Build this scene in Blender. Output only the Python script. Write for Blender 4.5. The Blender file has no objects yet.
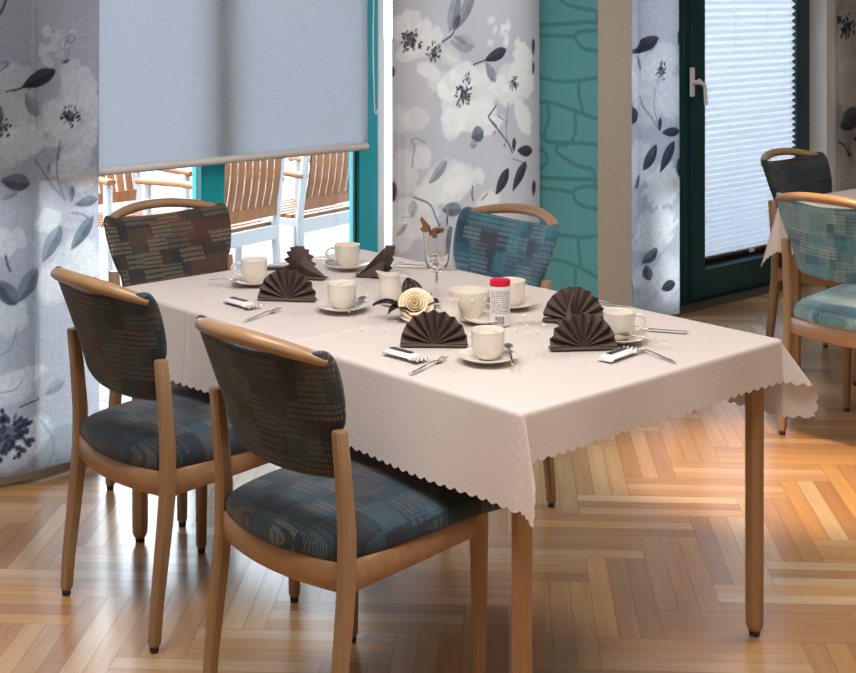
import bpy, bmesh, math, random
import numpy as np
from mathutils import Vector, Matrix, Euler
R = math.radians
PI = math.pi
rng = random.Random(7)
S = bpy.context.scene
COL = S.collection

# ------------------------------------------------------------------ camera
FPX, YH, CAMH, TH = 1424.1, -11.8, 1.64, -0.839
CT, ST = math.cos(TH), math.sin(TH)
cam = bpy.data.objects.new('camera', bpy.data.cameras.new('camera'))
COL.objects.link(cam)
cam.location = (0, 0, CAMH)
cam.rotation_euler = (PI / 2, 0, -math.atan2(CT, -ST))
cam.data.sensor_width = 36
cam.data.lens = 36 * FPX / 856
cam.data.shift_y = -(336.5 - YH) / 856
cam.data.clip_start = 0.05
S.camera = cam

# photo measurement helpers (survey of the room, used to place things in 3D)
def c2r(x, y): return (-ST * x + CT * y, -(CT * x + ST * y))
def on_z(px, py, z):
    d = FPX * (CAMH - z) / (py - YH)
    return c2r((px - 428) / FPX * d, d)
def on_wall(px, py, Y):
    r = (px - 428) / FPX
    d = Y / -(CT * r + ST)
    return d * (CT - ST * r), CAMH - (py - YH) * d / FPX
def on_side(px, py, X):
    r = (px - 428) / FPX
    d = X / (CT - ST * r)
    return -d * (CT * r + ST), CAMH - (py - YH) * d / FPX

# ------------------------------------------------------------------ helpers
def link(name, me, mat=None, parent=None, smooth=True):
    o = bpy.data.objects.new(name, me)
    COL.objects.link(o)
    if mat is not None and not me.materials: me.materials.append(mat)
    if parent is not None: o.parent = parent
    if smooth and me.polygons:
        me.polygons.foreach_set('use_smooth', [True] * len(me.polygons))
    return o

def sharp(o, ang=35):
    me = o.data
    try: me.set_sharp_from_angle(angle=R(ang))
    except Exception: pass
    return o

class MB:
    def __init__(s): s.v = []; s.f = []
    def add(s, vs, fs):
        n = len(s.v); s.v += [tuple(v) for v in vs]; s.f += [tuple(i + n for i in f) for f in fs]; return s
    def box(s, x0, x1, y0, y1, z0, z1):
        vs = [(x, y, z) for x in (x0, x1) for y in (y0, y1) for z in (z0, z1)]
        return s.add(vs, [(0, 1, 3, 2), (4, 6, 7, 5), (0, 4, 5, 1), (2, 3, 7, 6), (0, 2, 6, 4), (1, 5, 7, 3)])
    def loft(s, rings, cap=True, closed=True):
        n = len(rings[0]); vs = [p for r in rings for p in r]; fs = []
        for i in range(len(rings) - 1):
            for j in range(n if closed else n - 1):
                k = (j + 1) % n
                fs.append((i * n + j, i * n + k, (i + 1) * n + k, (i + 1) * n + j))
        if cap:
            fs.append(tuple(reversed(range(n)))); m = (len(rings) - 1) * n
            fs.append(tuple(range(m, m + n)))
        return s.add(vs, fs)
    def lathe(s, prof, n=32, c=(0, 0, 0), cap=True):
        rings = [[(c[0] + r * math.cos(2 * PI * j / n), c[1] + r * math.sin(2 * PI * j / n), c[2] + z) for j in range(n)] for r, z in prof]
        return s.loft(rings, cap)
    def tube(s, pts, rad, n=8, flat=None, up=(0, 0, 1)):
        pts = [Vector(p) for p in pts]; rings = []
        for i, p in enumerate(pts):
            t = (pts[min(i + 1, len(pts) - 1)] - pts[max(i - 1, 0)]).normalized()
            u = Vector(up)
            a = t.cross(u)
            if a.length < 1e-3: a = t.cross(Vector((0, 1, 0)))
            a.normalize(); b = a.cross(t)
            r = rad[min(i, len(rad) - 1)] if isinstance(rad, list) else rad
            ra, rb = (r if isinstance(r, tuple) else (r, r))
            rings.append([tuple(p + a * ra * math.cos(2 * PI * j / n) + b * rb * math.sin(2 * PI * j / n)) for j in range(n)])
        return s.loft(rings)
    def bar(s, pts, w, h, up=(0, 0, 1), r=.3):
        # rounded rectangular section along a path
        pts = [Vector(p) for p in pts]; rings = []
        for i, p in enumerate(pts):
            t = (pts[min(i + 1, len(pts) - 1)] - pts[max(i - 1, 0)]).normalized()
            a = t.cross(Vector(up)).normalized(); b = a.cross(t)
            W = w[i] if isinstance(w, (list, tuple)) else w
            H = h[i] if isinstance(h, (list, tuple)) else h
            c = min(W, H) * r
            q = [(W / 2 - c, -H / 2), (W / 2, -H / 2 + c), (W / 2, H / 2 - c), (W / 2 - c, H / 2), (-W / 2 + c, H / 2), (-W / 2, H / 2 - c), (-W / 2, -H / 2 + c), (-W / 2 + c, -H / 2)]
            rings.append([tuple(p + a * x + b * y) for x, y in q])
        return s.loft(rings)
    def post(s, levels, r=.2):
        rings = []
        for x, y, z, w, h in levels:
            c = min(w, h) * r
            q = [(w / 2 - c, -h / 2), (w / 2, -h / 2 + c), (w / 2, h / 2 - c), (w / 2 - c, h / 2), (-w / 2 + c, h / 2), (-w / 2, h / 2 - c), (-w / 2, -h / 2 + c), (-w / 2 + c, -h / 2)]
            rings.append([(x + a, y + b, z) for a, b in q])
        return s.loft(rings)
    def grid(s, fn, nu, nv):
        vs = [fn(i / nu, j / nv) for i in range(nu + 1) for j in range(nv + 1)]
        fs = [(i * (nv + 1) + j, (i + 1) * (nv + 1) + j, (i + 1) * (nv + 1) + j + 1, i * (nv + 1) + j + 1) for i in range(nu) for j in range(nv)]
        return s.add(vs, fs)
    def mesh(s, name, uv=None, fix=True):
        me = bpy.data.meshes.new(name); me.from_pydata(s.v, [], s.f); me.update()
        if fix:
            bm = bmesh.new(); bm.from_mesh(me); bmesh.ops.recalc_face_normals(bm, faces=bm.faces); bm.to_mesh(me); bm.free()
        if uv:
            l = me.uv_layers.new(name='UVMap')
            for lp in me.loops: l.data[lp.index].uv = uv(me.vertices[lp.vertex_index].co)
        return me
    def obj(s, name, mat, parent=None, smooth=True, uv=None, ang=35, loc=None, fix=True):
        o = link(name, s.mesh(name, uv, fix), mat, parent, smooth)
        if smooth: sharp(o, ang)
        if loc: o.location = loc
        return o

def mod_bevel(o, w=.003, seg=2):
    m = o.modifiers.new('bevel', 'BEVEL'); m.width = w; m.segments = seg; m.limit_method = 'ANGLE'; m.angle_limit = R(40)
    return o
def solid(o, t, off=0):
    m = o.modifiers.new('thickness', 'SOLIDIFY'); m.thickness = t; m.offset = off
    return o
def thing(name, label, cat, loc=(0, 0, 0), rz=0, group=None):
    o = bpy.data.objects.new(name, None); COL.objects.link(o)
    o.empty_display_size = .05; o.location = loc; o.rotation_euler = (0, 0, rz)
    return tag(o, label, cat, group)
def tag(o, label, cat, group=None):
    o['label'] = label; o['category'] = cat
    if group: o['group'] = group
    return o
def struct(o): o['kind'] = 'structure'; return o
def dup(root, loc, rz=None, label=None):
    kids = [(c, list(c.children)) for c in root.children]
    r = root.copy(); COL.objects.link(r); r.location = loc
    if rz is not None: r.rotation_euler = (0, 0, rz)
    if label: r['label'] = label
    for c, gs in kids:
        k = c.copy(); COL.objects.link(k); k.parent = r
        for g in gs:
            d = g.copy(); COL.objects.link(d); d.parent = k
    return r

# ------------------------------------------------------------------ materials
class NT:
    def __init__(s, name):
        s.m = bpy.data.materials.new(name); s.m.use_nodes = True
        s.t = s.m.node_tree; s.t.nodes.clear()
        s.out = s.n('ShaderNodeOutputMaterial')
    def n(s, typ, **kw):
        nd = s.t.nodes.new(typ)
        for k, v in kw.items():
            if k.startswith('i_'): nd.inputs[k[2:].replace('_', ' ')].default_value = v
            else: setattr(nd, k, v)
        return nd
    def l(s, a, b): s.t.links.new(a, b)
    def math(s, op, a, b=None, c=None):
        nd = s.n('ShaderNodeMath', operation=op)
        for i, v in enumerate((a, b, c)):
            if v is None: continue
            if isinstance(v, (int, float)): nd.inputs[i].default_value = v
            else: s.l(v, nd.inputs[i])
        return nd.outputs[0]
    def mix(s, f, a, b):
        nd = s.n('ShaderNodeMix', data_type='RGBA')
        for i, v in ((0, f), (6, a), (7, b)):
            if isinstance(v, (int, float)): nd.inputs[i].default_value = v
            elif isinstance(v, tuple): nd.inputs[i].default_value = (*v, 1) if len(v) == 3 else v
            else: s.l(v, nd.inputs[i])
        return nd.outputs[2]
    def ramp(s, f, stops, interp='LINEAR'):
        nd = s.n('ShaderNodeValToRGB'); cr = nd.color_ramp; cr.interpolation = interp
        while len(cr.elements) < len(stops): cr.elements.new(.5)
        for e, (p, c) in zip(cr.elements, stops): e.position = p; e.color = (*c, 1)
        s.l(f, nd.inputs[0]); return nd.outputs[0]
    def bsdf(s, color=None, rough=.5, **kw):
        b = s.n('ShaderNodeBsdfPrincipled'); b.inputs['Roughness'].default_value = rough
        for k, v in kw.items(): b.inputs[k.replace('_', ' ')].default_value = v
        if color is not None:
            if isinstance(color, tuple): b.inputs['Base Color'].default_value = (*color, 1)
            else: s.l(color, b.inputs['Base Color'])
        s.l(b.outputs[0], s.out.inputs[0]); return b
def plain(name, c, rough=.5, **kw):
    t = NT(name); t.bsdf(c, rough, **kw); return t.m

M = {}
def noisy(name, c1, c2, scale, rough=.5, stretch=(1, 1, 1), bump=0, **kw):
    t = NT(name); tc = t.n('ShaderNodeTexCoord'); mp = t.n('ShaderNodeMapping'); mp.inputs['Scale'].default_value = stretch
    t.l(tc.outputs['Object'], mp.inputs[0]); nz = t.n('ShaderNodeTexNoise', i_Scale=scale, i_Detail=5.)
    t.l(mp.outputs[0], nz.inputs[0]); c = t.ramp(nz.outputs[0], [(.3, c1), (.7, c2)])
    b = t.bsdf(c, rough, **kw)
    if bump:
        bp = t.n('ShaderNodeBump', i_Strength=bump, i_Distance=.002); t.l(nz.outputs[0], bp.inputs['Height']); t.l(bp.outputs[0], b.inputs['Normal'])
    return t.m
M['beech'] = noisy('beech_wood', (.30, .185, .102), (.37, .235, .135), 9, .38, (6, 6, .7))
M['beech_rail'] = noisy('beech_wood_rail', (.31, .18, .094), (.385, .235, .13), 9, .3, (.8, 6, 6))
M['table_wood'] = noisy('table_wood', (.31, .17, .08), (.37, .21, .102), 9, .35, (6, 6, .7))
M['glide'] = plain('dark_glide', (.03, .022, .018), .5)
M['porcelain'] = plain('cream_porcelain', (.78, .73, .66), .18, Coat_Weight=.3)
M['napkin'] = noisy('brown_napkin', (.085, .058, .048), (.12, .085, .072), 220, .85)
M['steel'] = plain('cutlery_steel', (.62, .6, .58), .22, Metallic=1)
M['wall'] = noisy('plaster_beige', (.43, .42, .40), (.47, .46, .435), 60, .9, bump=.15)
M['white_wall'] = noisy('plaster_white', (.74, .75, .75), (.78, .79, .79), 60, .85)
M['teal_frame'] = plain('teal_lacquer', (.0, .36, .43), .35)
M['dark_teal'] = plain('dark_teal_lacquer', (.004, .050, .060), .35)
M['white_plastic'] = plain('white_plastic', (.8, .8, .8), .35)
M['grey_plastic'] = plain('grey_plastic', (.62, .63, .64), .4)
M['black_cloth'] = plain('black_satin', (.010, .008, .010), .45)
M['red_cap'] = plain('red_cap', (.62, .008, .04), .35)
M['rose'] = noisy('cream_rose', (.80, .66, .44), (.86, .76, .58), 40, .6)
M['butterfly'] = noisy('brown_wing', (.17, .075, .03), (.24, .11, .045), 60, .6)
M['garden_white'] = plain('white_garden_metal', (.46, .47, .48), .4)
M['teak'] = noisy('teak', (.21, .070, .016), (.27, .10, .028), 8, .5, (4, 4, 1))
M['foil'] = noisy('silver_wrap', (.62, .6, .6), (.82, .8, .8), 40, .3, Metallic=.6)
M['paper'] = plain('white_wrap', (.72, .72, .74), .5)
M['darkwrap'] = plain('dark_wrap', (.03, .028, .035), .4)

def glass(name, tint, refl=.07, rough=0.):
    t = NT(name); a = t.n('ShaderNodeBsdfTransparent'); a.inputs[0].default_value = (*tint, 1)
    g = t.n('ShaderNodeBsdfGlossy'); g.inputs['Roughness'].default_value = rough
    mx = t.n('ShaderNodeMixShader'); lw = t.n('ShaderNodeFresnel'); lw.inputs[0].default_value = 1.45
    t.l(lw.outputs[0], mx.inputs[0]); t.l(a.outputs[0], mx.inputs[1]); t.l(g.outputs[0], mx.inputs[2]); t.l(mx.outputs[0], t.out.inputs[0])
    return t.m
M['pane'] = glass('window_glass', (.96, .98, .98))
t = NT('crystal_glass')
b = t.bsdf((.96, .95, .94), .03, IOR=1.45); b.inputs['Transmission Weight'].default_value = 1
M['crystal'] = t.m

# thin translucent sheets -------------------------------------------------
def sheet(name, color, trans=.45, clear=.1, from_attr=None, rough=.9, fine=None):
    t = NT(name)
    if from_attr:
        at = t.n('ShaderNodeVertexColor', layer_name=from_attr); c = at.outputs[0]
    else:
        rgb = t.n('ShaderNodeRGB'); rgb.outputs[0].default_value = (*color, 1); c = rgb.outputs[0]
    d = t.n('ShaderNodeBsdfDiffuse'); tr = t.n('ShaderNodeBsdfTranslucent'); cl = t.n('ShaderNodeBsdfTransparent')
    t.l(c, d.inputs[0]); t.l(c, tr.inputs[0]); t.l(c, cl.inputs[0])
    m1 = t.n('ShaderNodeMixShader'); m1.inputs[0].default_value = trans
    t.l(d.outputs[0], m1.inputs[1]); t.l(tr.outputs[0], m1.inputs[2])
    m2 = t.n('ShaderNodeMixShader'); m2.inputs[0].default_value = clear
    if fine:
        tc = t.n('ShaderNodeTexCoord'); nz = t.n('ShaderNodeTexNoise', i_Scale=fine, i_Detail=2.)
        mp = t.n('ShaderNodeMapping'); mp.inputs['Scale'].default_value = (1, 1, .25)
        mp2 = t.n('ShaderNodeMapping'); mp2.inputs['Scale'].default_value = (.25, 1, 1)
        nz2 = t.n('ShaderNodeTexNoise', i_Scale=fine, i_Detail=2.)
        t.l(tc.outputs['Object'], mp.inputs[0]); t.l(mp.outputs[0], nz.inputs[0])
        t.l(tc.outputs['Object'], mp2.inputs[0]); t.l(mp2.outputs[0], nz2.inputs[0])
        s = t.math('ADD', nz.outputs[0], nz2.outputs[0])
        s = t.math('MULTIPLY_ADD', s, clear * 2.2, -clear * 1.2)
        s = t.math('MAXIMUM', s, 0.); t.l(s, m2.inputs[0])
    t.l(m1.outputs[0], m2.inputs[1]); t.l(cl.outputs[0], m2.inputs[2]); t.l(m2.outputs[0], t.out.inputs[0])
    return t.m
M['curtain'] = sheet('printed_voile', None, .72, .15, 'print', fine=160)
M['curtain_dense'] = sheet('printed_voile_dense', None, .27, .0, 'print')
M['curtain_added'] = sheet('plain_voile', None, .75, .2, 'print')
M['roller'] = sheet('grey_roller_fabric', (.58, .61, .66), .58, .06, fine=120)
M['pleat'] = sheet('white_pleated_fabric', (.78, .82, .88), .55, .02)

# upholstery: patchwork with rows of little stitches ------------------------
def fabric(name, stops, stitch, stitch2):
    t = NT(name)
    uv = t.n('ShaderNodeUVMap'); oi = t.n('ShaderNodeObjectInfo')
    off = t.n('ShaderNodeVectorMath', operation='SCALE'); off.inputs[0].default_value = (7.3, 3.1, 0)
    t.l(oi.outputs['Random'], off.inputs['Scale'])
    ad = t.n('ShaderNodeVectorMath', operation='ADD'); t.l(uv.outputs[0], ad.inputs[0]); t.l(off.outputs[0], ad.inputs[1])
    jn = t.n('ShaderNodeTexNoise', i_Scale=120., i_Detail=1.); t.l(ad.outputs[0], jn.inputs[0])
    js = t.n('ShaderNodeVectorMath', operation='MULTIPLY_ADD'); t.l(jn.outputs['Color'], js.inputs[0]); js.inputs[1].default_value = (.008, .008, 0); t.l(ad.outputs[0], js.inputs[2])
    jx = t.n('ShaderNodeSeparateXYZ'); t.l(js.outputs[0], jx.inputs[0])
    def cells(sx, sy, seed):
        row = t.math('FLOOR', t.math('MULTIPLY', jx.outputs[1], sy))
        w1 = t.n('ShaderNodeTexWhiteNoise', noise_dimensions='1D'); t.l(t.math('ADD', row, seed), w1.inputs['W'])
        cl = t.math('FLOOR', t.math('MULTIPLY_ADD', jx.outputs[0], sx, t.math('MULTIPLY', w1.outputs[0], 5.)))
        cb = t.n('ShaderNodeCombineXYZ'); t.l(cl, cb.inputs[0]); t.l(row, cb.inputs[1]); cb.inputs[2].default_value = seed
        w2 = t.n('ShaderNodeTexWhiteNoise', noise_dimensions='3D'); t.l(cb.outputs[0], w2.inputs[0])
        sp = t.n('ShaderNodeSeparateColor'); t.l(w2.outputs['Color'], sp.inputs[0]); return sp
    a = cells(10, 16, 1.5); b = cells(21, 13, 7.5); c = cells(13, 20, 13.5)
    col = t.ramp(a.outputs[0], stops, 'CONSTANT')
    col2 = t.ramp(b.outputs[1], stops, 'CONSTANT')
    nz = t.n('ShaderNodeTexNoise', i_Scale=18., i_Detail=3.); t.l(ad.outputs[0], nz.inputs[0])
    col = t.mix(t.math('MULTIPLY', nz.outputs[0], .8), col, col2)
    wv = t.n('ShaderNodeTexNoise', i_Scale=500., i_Detail=1.); t.l(ad.outputs[0], wv.inputs[0])
    sx = t.n('ShaderNodeSeparateXYZ'); t.l(ad.outputs[0], sx.inputs[0])
    u = t.math('FRACT', t.math('MULTIPLY', sx.outputs[0], 1 / .0075)); v = t.math('FRACT', t.math('MULTIPLY', sx.outputs[1], 1 / .0150))
    dot = t.math('MULTIPLY', t.math('LESS_THAN', u, .55), t.math('LESS_THAN', v, .68))
    u2 = t.math('FRACT', t.math('MULTIPLY', sx.outputs[0], 1 / .0090)); v2 = t.math('FRACT', t.math('MULTIPLY', sx.outputs[1], 1 / .0190))
    dot2 = t.math('MULTIPLY', t.math('LESS_THAN', u2, .62), t.math('LESS_THAN', v2, .66))
    k1 = t.math('MULTIPLY', dot, t.math('GREATER_THAN', c.outputs[0], .66))
    k2 = t.math('MULTIPLY', dot2, t.math('LESS_THAN', c.outputs[0], .24))
    fz = t.math('GREATER_THAN', wv.outputs[0], .44)
    k1 = t.math('MULTIPLY', t.math('MULTIPLY', k1, fz), t.math('MULTIPLY_ADD', c.outputs[1], .6, .35))
    k2 = t.math('MULTIPLY', t.math('MULTIPLY', k2, fz), t.math('MULTIPLY_ADD', c.outputs[2], .55, .3))
    col = t.mix(k1, col, stitch); col = t.mix(k2, col, stitch2)
    col = t.mix(.25, col, t.mix(wv.outputs[0], (.0, .0, .0), col))
    bs = t.bsdf(col, .85); bs.inputs['Sheen Weight'].default_value = .15
    bp = t.n('ShaderNodeBump', i_Strength=.25, i_Distance=.001); t.l(wv.outputs[0], bp.inputs['Height']); t.l(bp.outputs[0], bs.inputs['Normal'])
    return t.m
NAVY = [(0, (.008, .022, .044)), (.2, (.011, .046, .074)), (.38, (.010, .014, .024)), (.52, (.034, .023, .026)), (.66, (.008, .030, .052)), (.78, (.024, .062, .086)), (.9, (.064, .055, .054))]
TEAL = [(0, (.016, .055, .100)), (.22, (.020, .135, .200)), (.42, (.030, .055, .095)), (.58, (.045, .19, .25)), (.74, (.10, .075, .085)), (.86, (.09, .20, .26))]
BROWN = [(0, (.016, .020, .030)), (.2, (.085, .034, .022)), (.42, (.030, .026, .028)), (.58, (.10, .055, .036)), (.74, (.020, .034, .048)), (.86, (.055, .05, .042))]
M['fab_navy'] = fabric('navy_patchwork', NAVY, (.21, .20, .185), (.11, .14, .17))
M['fab_brown'] = fabric('brown_patchwork', BROWN, (.40, .34, .22), (.30, .26, .17))
M['fab_teal'] = fabric('teal_patchwork', TEAL, (.30, .38, .42), (.22, .32, .38))
M['fab_teal_lit'] = fabric('lit_teal_patchwork', [(0, (.05, .16, .23)), (.2, (.06, .25, .33)), (.4, (.09, .17, .23)), (.55, (.12, .33, .38)), (.72, (.20, .30, .33)), (.86, (.24, .40, .42))], (.45, .55, .56), (.36, .48, .52))  # teal upholstery with cool window light put into its colours
M['fab_dark'] = fabric('charcoal_patchwork', [(p, (c[0] * .6, c[1] * .6, c[2] * .6)) for p, c in NAVY], (.08, .10, .11), (.05, .07, .09))

# tablecloth damask with woven dots
t = NT('tablecloth_damask'); uv = t.n('ShaderNodeUVMap')
vo = t.n('ShaderNodeTexVoronoi', voronoi_dimensions='2D'); vo.inputs['Scale'].default_value = 52; vo.inputs['Randomness'].default_value = .12
rt = t.n('ShaderNodeMapping'); rt.inputs['Rotation'].default_value = (0, 0, R(45)); t.l(uv.outputs[0], rt.inputs[0]); t.l(rt.outputs[0], vo.inputs['Vector'])
dt = t.math('MULTIPLY', t.math('LESS_THAN', vo.outputs['Distance'], .12), .6)
nz = t.n('ShaderNodeTexNoise', i_Scale=700., i_Detail=1.); t.l(uv.outputs[0], nz.inputs[0])
col = t.mix(dt, t.mix(nz.outputs[0], (.66, .60, .585), (.72, .66, .645)), (.86, .83, .81))
bs = t.bsdf(col, .62); bs.inputs['Sheen Weight'].default_value = .1
tr = t.n('ShaderNodeBsdfTranslucent'); t.l(col, tr.inputs[0]); mx = t.n('ShaderNodeMixShader'); mx.inputs[0].default_value = .10
t.l(bs.outputs[0], mx.inputs[1]); t.l(tr.outputs[0], mx.inputs[2]); t.l(mx.outputs[0], t.out.inputs[0])
M['cloth'] = t.m

# parquet: tone of each strip from the mesh, grain along its length
t = NT('oak_parquet'); at = t.n('ShaderNodeVertexColor', layer_name='tone'); uv = t.n('ShaderNodeUVMap')
mp = t.n('ShaderNodeMapping'); mp.inputs['Scale'].default_value = (2.2, 32, 1); t.l(uv.outputs[0], mp.inputs[0])
nz = t.n('ShaderNodeTexNoise', i_Scale=1.3, i_Detail=6., i_Distortion=.6); t.l(mp.outputs[0], nz.inputs[0])
g = t.ramp(nz.outputs[0], [(.25, (.82, .80, .78)), (.7, (1.05, 1.04, 1.03))])
mul = t.n('ShaderNodeMix', data_type='RGBA', blend_type='MULTIPLY'); mul.inputs[0].default_value = 1
t.l(at.outputs[0], mul.inputs[6]); t.l(g, mul.inputs[7])
big = t.n('ShaderNodeTexNoise', i_Scale=2.2, i_Detail=3.); tc = t.n('ShaderNodeTexCoord'); t.l(tc.outputs['Object'], big.inputs[0])
bs = t.bsdf(mul.outputs[2], .28); bs.inputs['Coat Weight'].default_value = .35; bs.inputs['Coat Roughness'].default_value = .16
M['parquet'] = t.m
t = NT('terrace_pavers'); tc = t.n('ShaderNodeTexCoord'); br = t.n('ShaderNodeTexBrick'); br.inputs['Scale'].default_value = 2.2
br.inputs['Color1'].default_value = (.19, .155, .145, 1); br.inputs['Color2'].default_value = (.23, .195, .185, 1); br.inputs['Mortar'].default_value = (.14, .12, .11, 1)
br.inputs['Mortar Size'].default_value = .012; t.l(tc.outputs['Object'], br.inputs[0]); t.bsdf(br.outputs[0], .9); M['pavers'] = t.m
t = NT('stone_print_wallpaper'); at = t.n('ShaderNodeVertexColor', layer_name='print'); t.bsdf(at.outputs[0], .8); M['stone'] = t.m

# ------------------------------------------------------------------ floor
def build_floor():
    x0, x1, y0, y1 = -2.0, 9.2, -3.0, 4.66
    e1 = np.array(c2r(.9985, -.054)); e2 = np.array(c2r(.054, .9985))
    org = np.array(c2r(.633, 4.264))
    w, n = .1695, 3; l = n * w; org = org - e2 * l
    vs, fs, tones, uvs = [], [], [], []
    pal = [(.54, .325, .160), (.48, .27, .12), (.57, .37, .195), (.45, .245, .105), (.63, .45, .27), (.52, .29, .12), (.56, .32, .13), (.43, .235, .11)]
    def rect(a0, a1, b0, b1, along):
        c = org + e1 * (a0 + a1) / 2 + e2 * (b0 + b1) / 2
        if not (x0 - .4 < c[0] < x1 + .4 and y0 - .4 < c[1] < y1 + .4): return
        g = .0005; k = len(vs); cr = [(a0 + g, b0 + g), (a1 - g, b0 + g), (a1 - g, b1 - g), (a0 + g, b1 - g)]
        ou, ov = rng.random() * 40, rng.random() * 40
        for a, b in cr:
            p = org + e1 * a + e2 * b; vs.append((p[0], p[1], 0)); uvs.append(((b if along else a) + ou, (a if along else b) + ov))
        fs.append((k, k + 1, k + 2, k + 3)); t = rng.choice(pal); j = .9 + .2 * rng.random(); tones.append(tuple(min(1, x * j) for x in t))
    for k in range(-60, 61):
        for j in range(-12, 13):
            for s in range(3):
                rect(k * w + s * w / 3, k * w + (s + 1) * w / 3, k * w + 2 * l * j, k * w + l + 2 * l * j, True)
                rect((k - 2 * n + 1) * w, (k - n + 1) * w, k * w + 2 * l * j + s * w / 3, k * w + 2 * l * j + (s + 1) * w / 3, False)
    me = bpy.data.meshes.new('floor'); me.from_pydata(vs, [], fs)
    a = me.color_attributes.new('tone', 'FLOAT_COLOR', 'CORNER'); u = me.uv_layers.new(name='UVMap')
    for p in me.polygons:
        for li in p.loop_indices:
            a.data[li].color = (*tones[p.index], 1); u.data[li].uv = uvs[me.loops[li].vertex_index]
    bm = bmesh.new(); bm.from_mesh(me)
    for co, no in (((x0, 0, 0), (-1, 0, 0)), ((x1, 0, 0), (1, 0, 0)), ((0, y0, 0), (0, -1, 0)), ((0, y1, 0), (0, 1, 0))):
        bmesh.ops.bisect_plane(bm, geom=bm.verts[:] + bm.edges[:] + bm.faces[:], plane_co=co, plane_no=no, clear_outer=True)
    bm.to_mesh(me); bm.free()
    o = struct(link('floor', me, M['parquet'], smooth=False))
    sub = MB().box(x0, x1, y0, y1, -.05, -.0015).obj('joints', plain('joint_dark', (.09, .05, .025), .6), o, False)
build_floor()

# ------------------------------------------------------------------ room shell
YI, YG = 4.45, 4.60     # inner face of the window wall, glass plane
ZC = 2.70
wb = MB()
for a, b_ in ((-2.0, 1.30), (4.62, 4.98), (7.005, 9.2)): wb.box(a, b_, YI, 4.72, 0, ZC)
for a, b_ in ((1.30, 4.62), (4.98, 7.005)): wb.box(a, b_, YI, 4.72, 2.32, ZC)
struct(wb.obj('wall_window', M['white_wall'], smooth=False))
struct(MB().box(-2.1, -2.0, -3.0, 4.72, 0, ZC).obj('wall_left', M['wall'], smooth=False))
struct(MB().box(9.2, 9.3, -3.0, 4.72, 0, ZC).obj('wall_right', M['wall'], smooth=False))
struct(MB().box(-2.1, 9.3, -3.1, -3.0, 0, ZC).obj('wall_back', M['wall'], smooth=False))
struct(MB().box(-2.1, 9.3, -3.1, 4.72, ZC, ZC + .1).obj('ceiling', M['white_wall'], smooth=False))

# stub wall with printed stone wallpaper on its left face
XS0, XS1, YS0 = 4.656, 4.882, 4.086
stub = struct(MB().box(XS0, XS1, YS0, YI, 0, ZC).obj('wall_stub', M['wall'], smooth=False))
def seg_dist(P, a, b):
    a = np.array(a); b = np.array(b); d = b - a; tt = np.clip(((P - a) @ d) / max(d @ d, 1e-12), 0, 1)
    return np.linalg.norm(P - (a + tt[:, None] * d), axis=1)
def smooth_path(pts, n=6):
    P = [np.array(p, float) for p in pts]
    if len(P) < 3: return P
    out = []
    for i in range(len(P) - 1):
        p0, p1, p2, p3 = P[max(i - 1, 0)], P[i], P[i + 1], P[min(i + 2, len(P) - 1)]
        for k in range(n):
            t = k / n
            out.append(.5 * ((2 * p1) + (-p0 + p2) * t + (2 * p0 - 5 * p1 + 4 * p2 - p3) * t * t + (-p0 + 3 * p1 - 3 * p2 + p3) * t ** 3))
    return out + [P[-1]]
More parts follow.
